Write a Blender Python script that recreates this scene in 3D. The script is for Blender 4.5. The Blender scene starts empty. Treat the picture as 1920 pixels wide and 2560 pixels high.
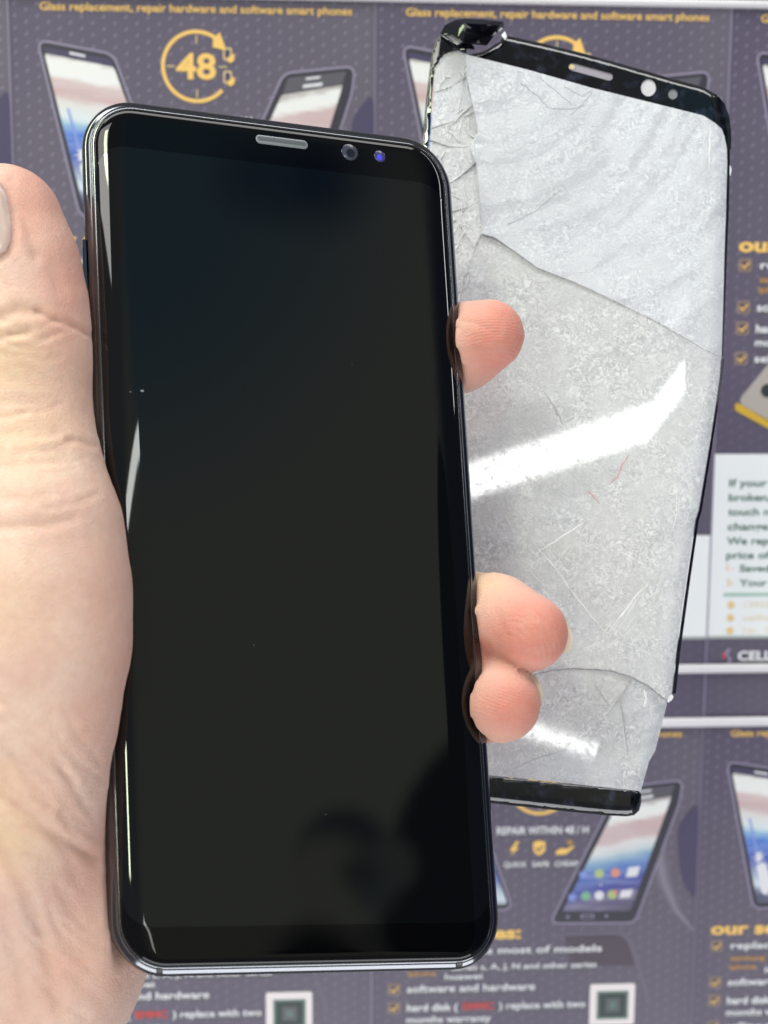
import bpy, bmesh, math, random
import numpy as np
from mathutils import Vector, Matrix
from mathutils.geometry import delaunay_2d_cdt
from mathutils.bvhtree import BVHTree

random.seed(4)
rng = np.random.default_rng(7)
scene = bpy.context.scene
F = 3400.0                      # focal length in photo pixels (1920 x 2560)

# ------------------------------------------------------------------ camera
cd = bpy.data.cameras.new('camera')
cam = bpy.data.objects.new('camera', cd)
scene.collection.objects.link(cam)
cd.sensor_fit = 'VERTICAL'; cd.sensor_height = 36.0; cd.sensor_width = 27.0
cd.lens = F / 2560 * 36.0
cam.rotation_euler = (math.radians(90), 0, 0)
cd.clip_start = 0.01; cd.clip_end = 20
cd.dof.use_dof = True
cd.dof.focus_distance = 0.250
cd.dof.aperture_fstop = 21
scene.camera = cam

# ------------------------------------------------------------------ light
scene.view_settings.view_transform = 'Standard'
scene.view_settings.look = 'None'
scene.view_settings.exposure = 0.0
scene.view_settings.gamma = 1.0
scene.view_settings.use_curve_mapping = False
scene.cycles.use_denoising = True
scene.cycles.max_bounces = 8
world = bpy.data.worlds.new('World'); scene.world = world; world.use_nodes = True


def mirror_dir(px, py):
    """direction in which the flat phone screen mirrors the room for a given point of it"""
    n = Vector((0.24542285, -0.12440466, -0.95752838)); d = Vector(((px - 960) / F, (py - 1280) / F, 1))
    r = (d - 2 * d.dot(n) * n).normalized(); return Vector((r.x, r.z, -r.y))


def build_world():
    nt = world.node_tree; N = nt.nodes; L = nt.links
    N.clear()
    out = N.new('ShaderNodeOutputWorld'); bg = N.new('ShaderNodeBackground')
    L.new(bg.outputs[0], out.inputs[0])
    tc = N.new('ShaderNodeTexCoord')

    def blob(direction, size, soft, wob=0.0):
        d = Vector(direction).normalized()
        src = tc.outputs['Generated']
        if wob:
            nz = N.new('ShaderNodeTexNoise'); nz.inputs['Scale'].default_value = 4.5
            L.new(src, nz.inputs['Vector'])
            s = N.new('ShaderNodeVectorMath'); s.operation = 'MULTIPLY_ADD'
            s.inputs[1].default_value = (wob, wob, wob)
            L.new(nz.outputs['Color'], s.inputs[0]); L.new(src, s.inputs[2]); src = s.outputs[0]
            d = d + Vector((wob, wob, wob)) * 0.5
        dist = N.new('ShaderNodeVectorMath'); dist.operation = 'DISTANCE'
        L.new(src, dist.inputs[0]); dist.inputs[1].default_value = d
        m = N.new('ShaderNodeMapRange'); m.interpolation_type = 'SMOOTHSTEP'
        L.new(dist.outputs['Value'], m.inputs['Value'])
        m.inputs['From Min'].default_value = size - soft; m.inputs['From Max'].default_value = size + soft
        m.inputs['To Min'].default_value = 1; m.inputs['To Max'].default_value = 0
        return m.outputs[0]

    cur = None

    def mix(fac, a, b):
        m = N.new('ShaderNodeMix'); m.data_type = 'RGBA'
        if isinstance(fac, float): m.inputs['Factor'].default_value = fac
        else: L.new(fac, m.inputs['Factor'])
        for k, v in (('A', a), ('B', b)):
            if isinstance(v, tuple): m.inputs[k].default_value = (*v, 1)
            else: L.new(v, m.inputs[k])
        return m.outputs['Result']
    # (x right, y forward, z up): directions with negative y lie behind the camera
    base = (0.20, 0.205, 0.215)                                   # walls of the room
    cur = mix(blob((0.40, -0.90, 0.12), 0.42, 0.10, 0.10), base, (0.36, 0.375, 0.32))   # lit ceiling and wall
    cur = mix(blob((0.27, -0.86, 0.46), 0.17, 0.10, 0.05), cur, (0.12, 0.24, 0.32))    # bluish upper corner of it
    cur = mix(blob((0.97, -0.20, 0.05), 0.62, 0.15, 0.05), cur, (0.035, 0.045, 0.08))  # dark patch added to dim reflections in the phone's right edge
    # the person taking the picture, as seen mirrored in the screen: dark clothes, arm and hands
    for cx_, cy_, r_, soft, wob, c_ in (
            (790, 470, 120, .03, .06, (0.02, 0.06, 0.14)), (640, 460, 90, .03, .06, (0.04, 0.10, 0.18)),
            (1690, 1640, 575, .010, .03, (0.012, 0.018, 0.03)),
            (850, 2130, 118, .009, .03, (0.08, 0.10, 0.11)), (812, 2195, 112, .012, .03, (0.35, 0.36, 0.30)),
            (1580, 2310, 650, .008, .02, (0.010, 0.013, 0.02)), (965, 2150, 66, .008, .03, (0.21, 0.23, 0.22)), (925, 2215, 50, .010, .03, (0.17, 0.20, 0.20)),
            (880, 2165, 34, .014, .03, (0.06, 0.08, 0.09)), (775, 2420, 130, .012, .05, (0.012, 0.014, 0.015)), (905, 2320, 30, .008, .03, (0.14, 0.15, 0.14)), (925, 2370, 28, .008, .03, (0.16, 0.17, 0.14))):
        c0 = mirror_dir(cx_, cy_); rad = (mirror_dir(cx_ - r_, cy_) - c0).length
        cur = mix(blob(c0, rad, soft, wob), cur, c_)
    L.new(cur, bg.inputs['Color'])
    bg.inputs['Strength'].default_value = 1.0


build_world()


def area(name, loc, target, sx, sy, radiance, col=(1, 1, 1), spread=180):
    ld = bpy.data.lights.new(name, 'AREA'); ld.shape = 'RECTANGLE'
    ld.size = sx; ld.size_y = sy; ld.color = col
    ld.energy = radiance * math.pi * sx * sy
    ld.spread = math.radians(spread)
    o = bpy.data.objects.new(name, ld); scene.collection.objects.link(o)
    o.location = loc
    o.rotation_euler = (Vector(target) - Vector(loc)).to_track_quat('-Z', 'Y').to_euler()
    return o


CEN = (0.0, 0.25, 0.0)
area('ceiling_light_panel', (-0.05, -0.20, 1.10), CEN, 1.5, 0.42, 7.2, (1.0, 0.99, 0.97))
area('window_light', (-1.15, 0.05, 0.85), CEN, 0.14, 1.0, 15.0, (0.90, 1.0, 0.74))
area('left_streak_upper', (-0.34, -0.68, 0.61), CEN, 0.13, 0.15, 32.0, (0.90, 1.0, 0.66))  # unseen lamp added to draw the upper streak on the phone's left curve
area('left_streak_lower', (-0.36, -0.82, -0.03), CEN, 0.06, 0.15, 32.0, (0.92, 1.0, 0.72))  # unseen lamp added for the streak low on the phone's left curve
area('left_fill', (-0.70, -0.95, 0.85), CEN, 0.8, 0.45, 6.6, (1.0, 0.98, 0.95))  # added fill that brightens the hand from the left
area('side_lamp', (1.10, 0.10, 0.75), CEN, 0.07, 0.9, 14.0, (1.0, 1.0, 1.0))
area('bounce_light', (0.1, -0.05, -0.80), CEN, 1.2, 0.40, 4.5, (0.97, 0.98, 1.0))

# ------------------------------------------------------------------ helpers


def cv(x, y, z):                # camera frame in mm (right, down, forward) -> world metres
    return Vector((x, z, -y)) * 0.001


def P(px, py, Z):               # point seen at photo pixel (px,py) at depth Z mm, camera frame mm
    return np.array([(px - 960) / F * Z, (py - 1280) / F * Z, Z])


def link(o):
    scene.collection.objects.link(o); return o


def empty(name, loc=(0, 0, 0)):
    o = bpy.data.objects.new(name, None); o.empty_display_size = 0.01; o.location = loc
    return link(o)


def tag(o, label=None, cat=None, group=None, kind=None):
    if label: o['label'] = label
    if cat: o['category'] = cat
    if group: o['group'] = group
    if kind: o['kind'] = kind
    return o


def mesh_obj(name, verts, faces, mats, parent=None, smooth=True, midx=None, loc=None):
    me = bpy.data.meshes.new(name)
    me.from_pydata([tuple(v) for v in verts], [], [tuple(f) for f in faces])
    if not isinstance(mats, (list, tuple)): mats = [mats]
    for m in mats: me.materials.append(m)
    if midx is not None: me.polygons.foreach_set('material_index', midx)
    me.polygons.foreach_set('use_smooth', [smooth] * len(me.polygons))
    me.update()
    o = bpy.data.objects.new(name, me)
    if parent: o.parent = parent
    return link(o)


def offset_local(o, origin):
    """parts are modelled in world metres; store them relative to their thing's base"""
    o.data.transform(Matrix.Translation(-Vector(origin)))


# ------------------------------------------------------------------ materials
def pmat(name, col, rough=0.5, **kw):
    m = bpy.data.materials.new(name); m.use_nodes = True
    b = m.node_tree.nodes['Principled BSDF']
    b.inputs['Base Color'].default_value = (*col, 1); b.inputs['Roughness'].default_value = rough
    for k, v in kw.items():
        b.inputs[k.replace('_', ' ')].default_value = v
    return m


class NB:
    """tiny node builder"""
    def __init__(s, m): s.t = m.node_tree; s.N = s.t.nodes; s.L = s.t.links; s.b = s.N['Principled BSDF']
    def coord(s, out='Object'): return s.N.new('ShaderNodeTexCoord').outputs[out]
    def mapping(s, src, scale=(1, 1, 1), rot=(0, 0, 0), loc=(0, 0, 0)):
        n = s.N.new('ShaderNodeMapping'); n.inputs['Scale'].default_value = scale
        n.inputs['Rotation'].default_value = rot; n.inputs['Location'].default_value = loc
        s.L.new(src, n.inputs['Vector']); return n.outputs[0]
    def noise(s, src, scale, detail=3, rough=0.5, dist=0.0, out='Fac'):
        n = s.N.new('ShaderNodeTexNoise'); n.inputs['Scale'].default_value = scale
        n.inputs['Detail'].default_value = detail; n.inputs['Roughness'].default_value = rough
        n.inputs['Distortion'].default_value = dist
        s.L.new(src, n.inputs['Vector']); return n.outputs[out]
    def voro(s, src, scale, feature='DISTANCE_TO_EDGE', out='Distance'):
        n = s.N.new('ShaderNodeTexVoronoi'); n.feature = feature; n.inputs['Scale'].default_value = scale
        s.L.new(src, n.inputs['Vector']); return n.outputs[out]
    def ramp(s, src, stops, interp='LINEAR'):
        n = s.N.new('ShaderNodeValToRGB'); n.color_ramp.interpolation = interp
        cr = n.color_ramp
        while len(cr.elements) < len(stops): cr.elements.new(0.5)
        for e, (p, c) in zip(cr.elements, stops):
            e.position = p; e.color = (*c, 1) if isinstance(c, tuple) else (c, c, c, 1)
        s.L.new(src, n.inputs['Fac']); return n.outputs['Color']
    def mix(s, fac, a, b, blend='MIX'):
        n = s.N.new('ShaderNodeMix'); n.data_type = 'RGBA'; n.blend_type = blend
        if isinstance(fac, (int, float)): n.inputs['Factor'].default_value = fac
        else: s.L.new(fac, n.inputs['Factor'])
        for k, v in (('A', a), ('B', b)):
            if isinstance(v, tuple): n.inputs[k].default_value = (*v, 1)
            else: s.L.new(v, n.inputs[k])
        return n.outputs['Result']
    def math(s, op, a, b=None, c=None):
        n = s.N.new('ShaderNodeMath'); n.operation = op
        for i, v in enumerate((a, b, c)):
            if v is None: continue
            if isinstance(v, (int, float)): n.inputs[i].default_value = v
            else: s.L.new(v, n.inputs[i])
        return n.outputs[0]
    def sep(s, src):
        n = s.N.new('ShaderNodeSeparateXYZ'); s.L.new(src, n.inputs[0]); return n.outputs
    def attr(s, name, out='Color'):
        n = s.N.new('ShaderNodeAttribute'); n.attribute_name = name; return n.outputs[out]
    def bump(s, h, strength, dist):
        n = s.N.new('ShaderNodeBump'); n.inputs['Strength'].default_value = strength
        n.inputs['Distance'].default_value = dist; s.L.new(h, n.inputs['Height'])
        s.L.new(n.outputs[0], s.b.inputs['Normal']); return n
    def setc(s, src, inp='Base Color'): s.L.new(src, s.b.inputs[inp])


# ================================================================== BACKGROUND: display wall of flyers
RB = np.array([[0.99834239, -0.00470214, -0.05736171],
               [-0.0036098, 0.98957905, -0.14394537],
               [0.05744079, 0.14391383, 0.98792174]])
TB = np.array([-100.76916204, -141.80537258, 369.68943819])
PV = 207.55


def plane_matrix(R, t):
    ex, ey, n = cv(*R[:, 0]) * 1000, cv(*(-R[:, 1])) * 1000, cv(*(-R[:, 2])) * 1000
    m = Matrix((ex, ey, n)).transposed().to_4x4()
    m.translation = cv(*t)
    return m


MB = plane_matrix(RB, TB)

gold = pmat('gold_ink', (0.88, 0.56, 0.16), 0.5)
gold2 = pmat('orange_ink', (0.45, 0.25, 0.09), 0.5)
white_ink = pmat('white_ink', (0.84, 0.84, 0.90), 0.5)
shadow_ink = pmat('grey_ink', (0.10, 0.10, 0.115), 0.5)
green_ink = pmat('green_ink', (0.08, 0.17, 0.13), 0.5)
mint_ink = pmat('mint_ink', (0.40, 0.58, 0.50), 0.5)
pale_gold = pmat('pale_gold_ink', (0.80, 0.62, 0.32), 0.5)
red_ink = pmat('red_ink', (0.55, 0.07, 0.07), 0.5)
lilac = pmat('lilac_ink', (0.30, 0.27, 0.39), 0.5)
lilac2 = pmat('soft_lilac_ink', (0.15, 0.13, 0.19), 0.5)
blue_purple = pmat('blue_purple_ink', (0.062, 0.052, 0.115), 0.5)
dark_ink = pmat('dark_ink', (0.035, 0.033, 0.05), 0.45)
darkgreen_ink = pmat('dark_green_ink', (0.03, 0.05, 0.045), 0.45)
card_white = pmat('card_white', (0.84, 0.87, 0.90), 0.45)
pink_white = pmat('pinkish_white', (0.82, 0.76, 0.78), 0.45)
chip_green = pmat('chip_green', (0.12, 0.19, 0.17), 0.4)
icon_blue = pmat('icon_blue', (0.22, 0.30, 0.70), 0.5)
icon_green = pmat('icon_green', (0.20, 0.45, 0.28), 0.5)
icon_lime = pmat('icon_lime', (0.42, 0.52, 0.22), 0.5)
icon_orange = pmat('icon_orange', (0.68, 0.28, 0.20), 0.5)
icon_white = pmat('icon_white', (0.72, 0.72, 0.78), 0.5)
champagne = pmat('champagne_ink', (0.42, 0.38, 0.36), 0.4)
goldrim = pmat('gold_rim', (0.62, 0.40, 0.05), 0.35)


def paper_material():
    m = pmat('purple_flyer_paper', (0.1, 0.1, 0.1), 0.42)
    b = NB(m); co = b.coord('Object')
    mm = b.mapping(co, (1000, 1000, 1000))
    x, y, z = b.sep(mm)
    big = b.noise(b.mapping(mm, (0.016, 0.010, 1)), 1.0, 2)
    col = b.ramp(big, [(0.25, (0.074, 0.064, 0.110)), (0.5, (0.098, 0.083, 0.134)), (0.75, (0.122, 0.108, 0.150))])
    fine = b.noise(mm, 2.2, 4)
    col = b.mix(b.math('MULTIPLY', fine, 0.10), col, (0.17, 0.15, 0.21))
    # printed pattern of small crescents: two interleaved lattices, fading towards the foot of the flyer
    fac = None
    for ox, oy in ((0, 0), (3.0, 1.6)):
        fx = b.math('SUBTRACT', b.math('PINGPONG', b.math('ADD', x, ox), 3.0), 1.5)
        fx = b.math('SUBTRACT', b.math('MODULO', b.math('ADD', x, ox + 60), 6.0), 3.0)
        fy = b.math('SUBTRACT', b.math('MODULO', b.math('ADD', y, oy + 640), 3.2), 1.6)
        d1 = b.math('SQRT', b.math('ADD', b.math('POWER', fx, 2), b.math('POWER', fy, 2)))
        d2 = b.math('SQRT', b.math('ADD', b.math('POWER', b.math('ADD', fx, 0.30), 2), b.math('POWER', b.math('SUBTRACT', fy, 0.24), 2)))
        a = b.math('LESS_THAN', d1, 0.52); c = b.math('GREATER_THAN', d2, 0.55)
        k = b.math('MULTIPLY', a, c)
        fac = k if fac is None else b.math('MAXIMUM', fac, k)
        dk = b.math('MULTIPLY', b.math('LESS_THAN', d2, 0.50), 0.30)
        col = b.mix(b.math('MULTIPLY', dk, 0.6), col, (0.07, 0.06, 0.10))
    fade = b.N.new('ShaderNodeMapRange'); b.L.new(y, fade.inputs['Value'])
    fade.inputs['From Min'].default_value = -130; fade.inputs['From Max'].default_value = -60
    fade.inputs['To Min'].default_value = 0.22; fade.inputs['To Max'].default_value = 0.58
    col = b.mix(b.math('MULTIPLY', fac, fade.outputs[0]), col, (0.34, 0.31, 0.44))
    b.setc(col)
    return m


def wallpaper(name, k, u0, lo, hi, stops):
    m = pmat(name, (0.1, 0.1, 0.1), 0.4)
    b = NB(m); co = b.mapping(b.coord('Object'), (1000, 1000, 1000))
    x, y, z = b.sep(co)
    nz = b.noise(b.mapping(co, (0.10, 0.35, 1), (0, 0, k)), 1.0, 3, 0.6)
    w = b.math('SUBTRACT', b.math('MULTIPLY', y, -1), b.math('MULTIPLY', b.math('SUBTRACT', x, u0), k))
    w = b.math('ADD', w, b.math('MULTIPLY', b.math('SUBTRACT', nz, 0.5), 5.0))
    fac = b.math('DIVIDE', b.math('SUBTRACT', w, lo), hi - lo)
    col = b.ramp(fac, stops)
    st = b.noise(b.mapping(co, (0.07, 0.55, 1), (0, 0, k * 1.2)), 1.0, 4, 0.6)
    stf = b.ramp(st, [(0.45, 0.0), (0.7, 0.8)])
    col = b.mix(b.math('MULTIPLY', b.sep(stf)[0], 0.28), col, (0.75, 0.78, 0.84))
    b.setc(col)
    return m


WP1 = wallpaper('planet_wallpaper_left', 0.18, 7.5, 16.0, 60.0, [
    (0.00, (0.35, 0.30, 0.28)), (0.04, (0.80, 0.80, 0.80)), (0.11, (0.80, 0.80, 0.82)), (0.15, (0.62, 0.48, 0.48)),
    (0.22, (0.56, 0.40, 0.42)), (0.27, (0.70, 0.66, 0.66)), (0.36, (0.66, 0.74, 0.78)), (0.40, (0.30, 0.50, 0.68)),
    (0.47, (0.07, 0.19, 0.62)), (0.62, (0.06, 0.10, 0.45)), (0.70, (0.30, 0.36, 0.52)), (0.78, (0.62, 0.70, 0.80)),
    (0.86, (0.10, 0.11, 0.20)), (1.0, (0.04, 0.04, 0.07))])
WP2 = wallpaper('planet_wallpaper_right', -0.20, 90.0, 24.0, 64.0, [
    (0.00, (0.45, 0.42, 0.42)), (0.03, (0.80, 0.80, 0.80)), (0.10, (0.80, 0.80, 0.80)), (0.14, (0.58, 0.44, 0.46)),
    (0.26, (0.56, 0.42, 0.44)), (0.30, (0.72, 0.70, 0.72)), (0.35, (0.55, 0.62, 0.68)), (0.40, (0.26, 0.42, 0.58)),
    (0.48, (0.09, 0.18, 0.52)), (0.62, (0.07, 0.08, 0.34)), (0.72, (0.14, 0.12, 0.24)), (0.86, (0.09, 0.08, 0.13)),
    (1.0, (0.05, 0.05, 0.08))])
paper = paper_material()


def poly_pts(pts, z, th=0.05):
    """a thin printed shape: list of (u,v) mm -> extruded polygon in flyer space (metres)"""
    n = len(pts)
    vs = [(u * .001, -v * .001, (z + th) * .001) for u, v in pts] + [(u * .001, -v * .001, z * .001) for u, v in pts]
    fs = [list(range(n))] + [[i, i + n, (i + 1) % n + n, (i + 1) % n] for i in range(n)]
    a = sum(pts[i][0] * pts[(i + 1) % n][1] - pts[(i + 1) % n][0] * pts[i][1] for i in range(n))
    if a > 0: fs = [f[::-1] for f in fs]
    return vs, fs


class Print:
    """collects flat printed shapes into one mesh"""
    def __init__(s): s.v = []; s.f = []; s.mi = []; s.mats = []
    def m(s, mat):
        if mat not in s.mats: s.mats.append(mat)
        return s.mats.index(mat)
    def poly(s, pts, z, mat, th=0.05):
        v, f = poly_pts(pts, z, th); b = len(s.v)
        s.v += v; s.f += [[i + b for i in q] for q in f]; s.mi += [s.m(mat)] * len(f); return s
    def text(s, txt, u, v, z, mat, width=None, height=None, bold=0.0, align='L'):
        c = bpy.data.curves.new('t', 'FONT'); c.body = txt; c.size = 10; c.offset = bold; c.extrude = 0
        c.resolution_u = 3
        o = bpy.data.objects.new('t', c); link(o)
        dg = bpy.context.evaluated_depsgraph_get()
        me = bpy.data.meshes.new_from_object(o.evaluated_get(dg))
        co = np.array([q.co[:] for q in me.vertices]); faces = [list(p.vertices) for p in me.polygons]
        bpy.data.objects.remove(o); bpy.data.curves.remove(c); bpy.data.meshes.remove(me)
        x0, x1 = co[:, 0].min(), co[:, 0].max()
        sx = width / (x1 - x0) if width else 1.0
        sy = height / 7.3 if height else sx               # cap height of the built-in face at size 10
        if not width: sx = sy
        b = len(s.v)
        for q in co:
            s.v.append(((u + (q[0] - x0) * sx) * .001, (-v + q[1] * sy) * .001, z * .001))
        s.f += [[i + b for i in f] for f in faces]; s.mi += [s.m(mat)] * len(faces)
        return s
    def build(s, name, parent):
        return mesh_obj(name, s.v, s.f, s.mats, parent, False, s.mi)


def circ(cx, cy, r, n=24, a0=0, a1=360):
    return [(cx + r * math.cos(math.radians(a0 + (a1 - a0) * i / n)), cy - r * math.sin(math.radians(a0 + (a1 - a0) * i / n))) for i in range(n if a1 - a0 == 360 else n + 1)]


def roundpoly(pts, r, n=5):
    out = []
    m = len(pts)
    for i in range(m):
        p = Vector(pts[i]); a = Vector(pts[i - 1]) - p; b = Vector(pts[(i + 1) % m]) - p
        rr = min(r, a.length * .45, b.length * .45)
        s_, e_ = p + a.normalized() * rr, p + b.normalized() * rr
        for k in range(n + 1):
            t = k / n
            out.append(tuple((1 - t) ** 2 * s_ + 2 * t * (1 - t) * p + t * t * e_))
    return out


def grow(pts, d):
    n = len(pts); c = Vector((sum(p[0] for p in pts) / n, sum(p[1] for p in pts) / n))
    a = sum(pts[i][0] * pts[(i + 1) % n][1] - pts[(i + 1) % n][0] * pts[i][1] for i in range(n))
    out = []
    for i in range(n):
        t = Vector(pts[(i + 1) % n]) - Vector(pts[i - 1])
        if t.length < 1e-6: out.append(pts[i]); continue
        nn = Vector((t.y, -t.x)).normalized() * (1 if a > 0 else -1)
        out.append(tuple(Vector(pts[i]) + nn * d))
    return out


def rect(u0, v0, u1, v1): return [(u0, v0), (u1, v0), (u1, v1), (u0, v1)]


def build_flyer():
    fl = empty('flyer')
    sh = Print()
    sh.poly(rect(-1.25, 0.3, 98.30, 206.9), 0.0, paper, 0.25)
    o = sh.build('sheet', fl)
    Z = 0.30
    # pale cut edges of the sheet
    p = Print(); p.poly(rect(98.30, 0.3, 98.62, 206.9), 0.05, lilac, 0.2); p.poly(rect(-1.5, 0.3, -1.25, 206.9), 0.05, lilac2, 0.2)
    p.build('sheet_edge', fl)
    Print().text('Glass replacement, repair hardware and software smart phones', 7.0, 5.0, Z + .1, gold, 85.1, 2.15, 0.16).build('headline', fl)
    # emblem
    p = Print()
    cx, cy = 49.3, 19.3
    ring = circ(cx, cy, 9.75, 60, 42, 318); inner = circ(cx, cy, 8.75, 60, 42, 318)
    p.poly(ring + inner[::-1], Z, gold)
    p.poly([(cx + 4.6, cy - 7.4), (cx + 6.4, cy - 9.2), (cx + 8.3, cy - 4.2), (cx + 4.4, cy - 5.2)], Z + .06, gold)
    for a in (90, 180, 270, 0):
        ca, sa = math.cos(math.radians(a)), -math.sin(math.radians(a))
        q = [(cx + ca * r - sa * w, cy + sa * r + ca * w) for r, w in ((6.0, -.14), (8.3, -.14), (8.3, .14), (6.0, .14))]
        p.poly(q, Z, pale_gold)
    p.text('48', 43.6, 22.5, Z + .1, gold, 11.0, 6.9, 0.26)
    for vv in (16.2, 22.4):
        p.poly(roundpoly(rect(56.6, vv - 2.0, 58.9, vv + 1.2), .4), Z, pale_gold)
        p.poly(roundpoly(rect(57.0, vv - 1.6, 58.5, vv + .8), .2), Z + .06, blue_purple)
        p.poly([(57.6, vv + .9), (58.8, vv - .1), (59.7, vv - .5), (59.6, vv + 1.3), (58.6, vv + 2.1), (57.8, vv + 1.7)], Z + .12, gold)
    p.build('clock_emblem', fl)
    # left printed phone
    L0 = [(6.4, 13.2), (26.4, 16.6), (41.2, 58.6), (16.6, 60.0)]
    p = Print()
    p.poly(grow(roundpoly(L0, 2.6, 8), 0.55), Z, lilac)
    p.poly(roundpoly(L0, 2.6, 8), Z + .06, dark_ink)
    p.poly(grow(roundpoly([(7.5, 14.6), (26.0, 17.6), (26.8, 20.0), (7.9, 16.5)], .6), -.1), Z + .12, blue_purple)
    p.poly(roundpoly([(14.6, 15.9), (18.9, 16.7), (19.1, 17.4), (14.8, 16.6)], .3), Z + .18, icon_white)
    p.poly(roundpoly([(7.9, 16.4), (26.6, 19.7), (39.9, 57.2), (17.6, 58.4)], 1.0), Z + .12, WP1)
    # star burst on its wallpaper
    bx, by = 17.3, 43.5
    star = []
    for i in range(18):
        r = (2.6 if i % 2 else 1.1) * (1 + .3 * math.sin(i * 2.3)); a = i * 20
        star.append((bx + r * math.cos(math.radians(a)) * .7, by + r * math.sin(math.radians(a))))
    p.poly(star, Z + .18, icon_white)
    p.poly([(13.6, 31.0), (14.2, 31.0), (17.4, 43.0), (16.6, 43.0)], Z + .17, icon_blue)
    p.poly(roundpoly([(16.4, 46), (19.5, 45), (21.5, 52), (20.5, 56), (18.6, 55), (17.6, 50)], 1.2), Z + .165, icon_white)
    p.build('printed_phone', fl)
    # right printed phone
    R0 = [(73.4, 21.0), (92.6, 18.9), (91.9, 25.5), (79.4, 63.9), (53.6, 63.5)]
    p = Print()
    p.poly(grow(roundpoly(R0, 2.4, 8), 0.55), Z, lilac)
    p.poly(roundpoly(R0, 2.4, 8), Z + .06, dark_ink)
    p.poly(roundpoly([(74.4, 22.0), (90.6, 20.0), (89.5, 23.4), (72.9, 26.2)], .6), Z + .12, pmat('grey_printed', (.10, .095, .12), .4))
    p.poly(roundpoly([(79.4, 21.9), (83.4, 21.4), (83.2, 22.0), (79.2, 22.5)], .25), Z + .18, icon_white)
    p.poly(roundpoly([(78.6, 23.8), (84.0, 23.1), (83.8, 24.0), (78.4, 24.7)], .25), Z + .18, icon_white)
    p.poly(roundpoly([(72.6, 26.6), (89.6, 23.6), (78.0, 60.3), (57.0, 59.9)], .6), Z + .12, WP2)
    for u, v, mt in ((63.0, 48.2, icon_blue), (68.0, 48.0, icon_lime), (73.0, 47.8, icon_orange), (59.8, 55.4, icon_blue), (64.0, 55.1, icon_green), (68.2, 55.0, icon_white), (72.2, 54.8, icon_lime)):
        p.poly(circ(u, v, 1.45 if mt is not icon_blue else 1.2, 14), Z + .18, mt)
    p.poly(circ(73.1, 54.0, .7, 10), Z + .24, icon_orange)
    p.poly([(77.0, 46.2), (80.6, 45.8), (79.8, 49.0), (76.2, 49.3)], Z + .18, icon_white)
    p.poly([(75.0, 53.6), (78.6, 53.2), (77.9, 55.7), (74.3, 56.0)], Z + .18, icon_white)
    p.poly(circ(68.6, 51.6, .3, 8), Z + .18, icon_white)
    for u in (58.6, 70.6): p.poly(circ(u, 61.7, .5, 8), Z + .18, lilac)
    p.poly(roundpoly(rect(62.6, 61.0, 66.8, 62.4), .5), Z + .18, lilac)
    p.poly(roundpoly(rect(63.0, 61.35, 66.4, 62.05), .3), Z + .24, dark_ink)
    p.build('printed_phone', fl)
    # faint printed outline of a third phone below
    p = Print()
    g0 = roundpoly([(53.5, 67.0), (76.8, 66.4), (86.5, 92.0)], 4.5, 8)
    g = [(54.5, 67.6), (60, 67.0), (74.5, 66.9), (77.2, 67.8), (79.0, 70.2), (81.9, 79.0), (85.4, 90.5)]
    gi = [(u - .8, v + .9) for u, v in g][::-1]
    p.poly(g + gi, Z, lilac2)
    p.poly([(58, 68.3), (75.0, 68.2), (77.3, 70.2), (80, 78.0), (60, 78)], Z, pmat('plum_ink', (.075, .06, .085), .5))
    p.build('ghost_phone_print', fl)
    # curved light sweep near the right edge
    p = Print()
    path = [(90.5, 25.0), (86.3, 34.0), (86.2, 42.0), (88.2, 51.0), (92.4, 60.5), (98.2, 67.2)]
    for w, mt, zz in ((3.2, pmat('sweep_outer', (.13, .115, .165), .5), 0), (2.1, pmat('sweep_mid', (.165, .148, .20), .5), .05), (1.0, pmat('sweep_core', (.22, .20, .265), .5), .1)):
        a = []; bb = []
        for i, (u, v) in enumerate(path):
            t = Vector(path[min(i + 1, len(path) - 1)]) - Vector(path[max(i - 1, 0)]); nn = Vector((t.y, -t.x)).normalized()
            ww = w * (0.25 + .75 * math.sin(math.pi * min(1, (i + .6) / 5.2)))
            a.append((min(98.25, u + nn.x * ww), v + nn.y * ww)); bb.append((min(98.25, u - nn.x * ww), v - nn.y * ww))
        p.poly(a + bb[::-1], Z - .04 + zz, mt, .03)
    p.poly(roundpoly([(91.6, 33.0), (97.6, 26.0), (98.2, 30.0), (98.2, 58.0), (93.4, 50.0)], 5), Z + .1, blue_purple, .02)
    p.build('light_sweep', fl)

    def line(p, txt, u, v, w, h=2.35, mat=white_ink, bold=.15, shade=True):
        if shade: p.text(txt, u + .15, v + .75, Z + .02, shadow_ink, w, h * 1.1, bold + .25)
        p.text(txt, u, v, Z + .12, mat, w, h, bold)
    p = Print()
    line(p, 'REPAIR WITHIN 48 / H', 36.3, 35.0, 28.0, 2.5)
    p.build('repair_line', fl)
    p = Print()
    p.poly([(42.2, 37.2), (40.2, 40.2), (41.4, 40.2), (40.4, 42.0), (43.2, 39.2), (42.0, 39.2), (43.3, 37.2)], Z + .1, gold)
    p.poly(roundpoly([(47.4, 37.6), (49.3, 37.0), (51.3, 37.6), (51.1, 40.6), (49.3, 42.0), (47.6, 40.6)], .6), Z + .1, gold)
    p.poly([(48.4, 39.2), (49.1, 40.0), (50.5, 38.5), (50.7, 38.8), (49.1, 40.6), (48.1, 39.5)], Z + .18, blue_purple)
    p.poly([(54.4, 40.6), (56.2, 39.6), (57.6, 39.9), (59.8, 38.9), (60.1, 39.4), (57.6, 41.6), (54.6, 41.7)], Z + .1, gold)
    p.poly(circ(58.7, 37.9, .9, 12), Z + .1, gold2)
    p.build('service_icon', fl)
    p = Print()
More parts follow.
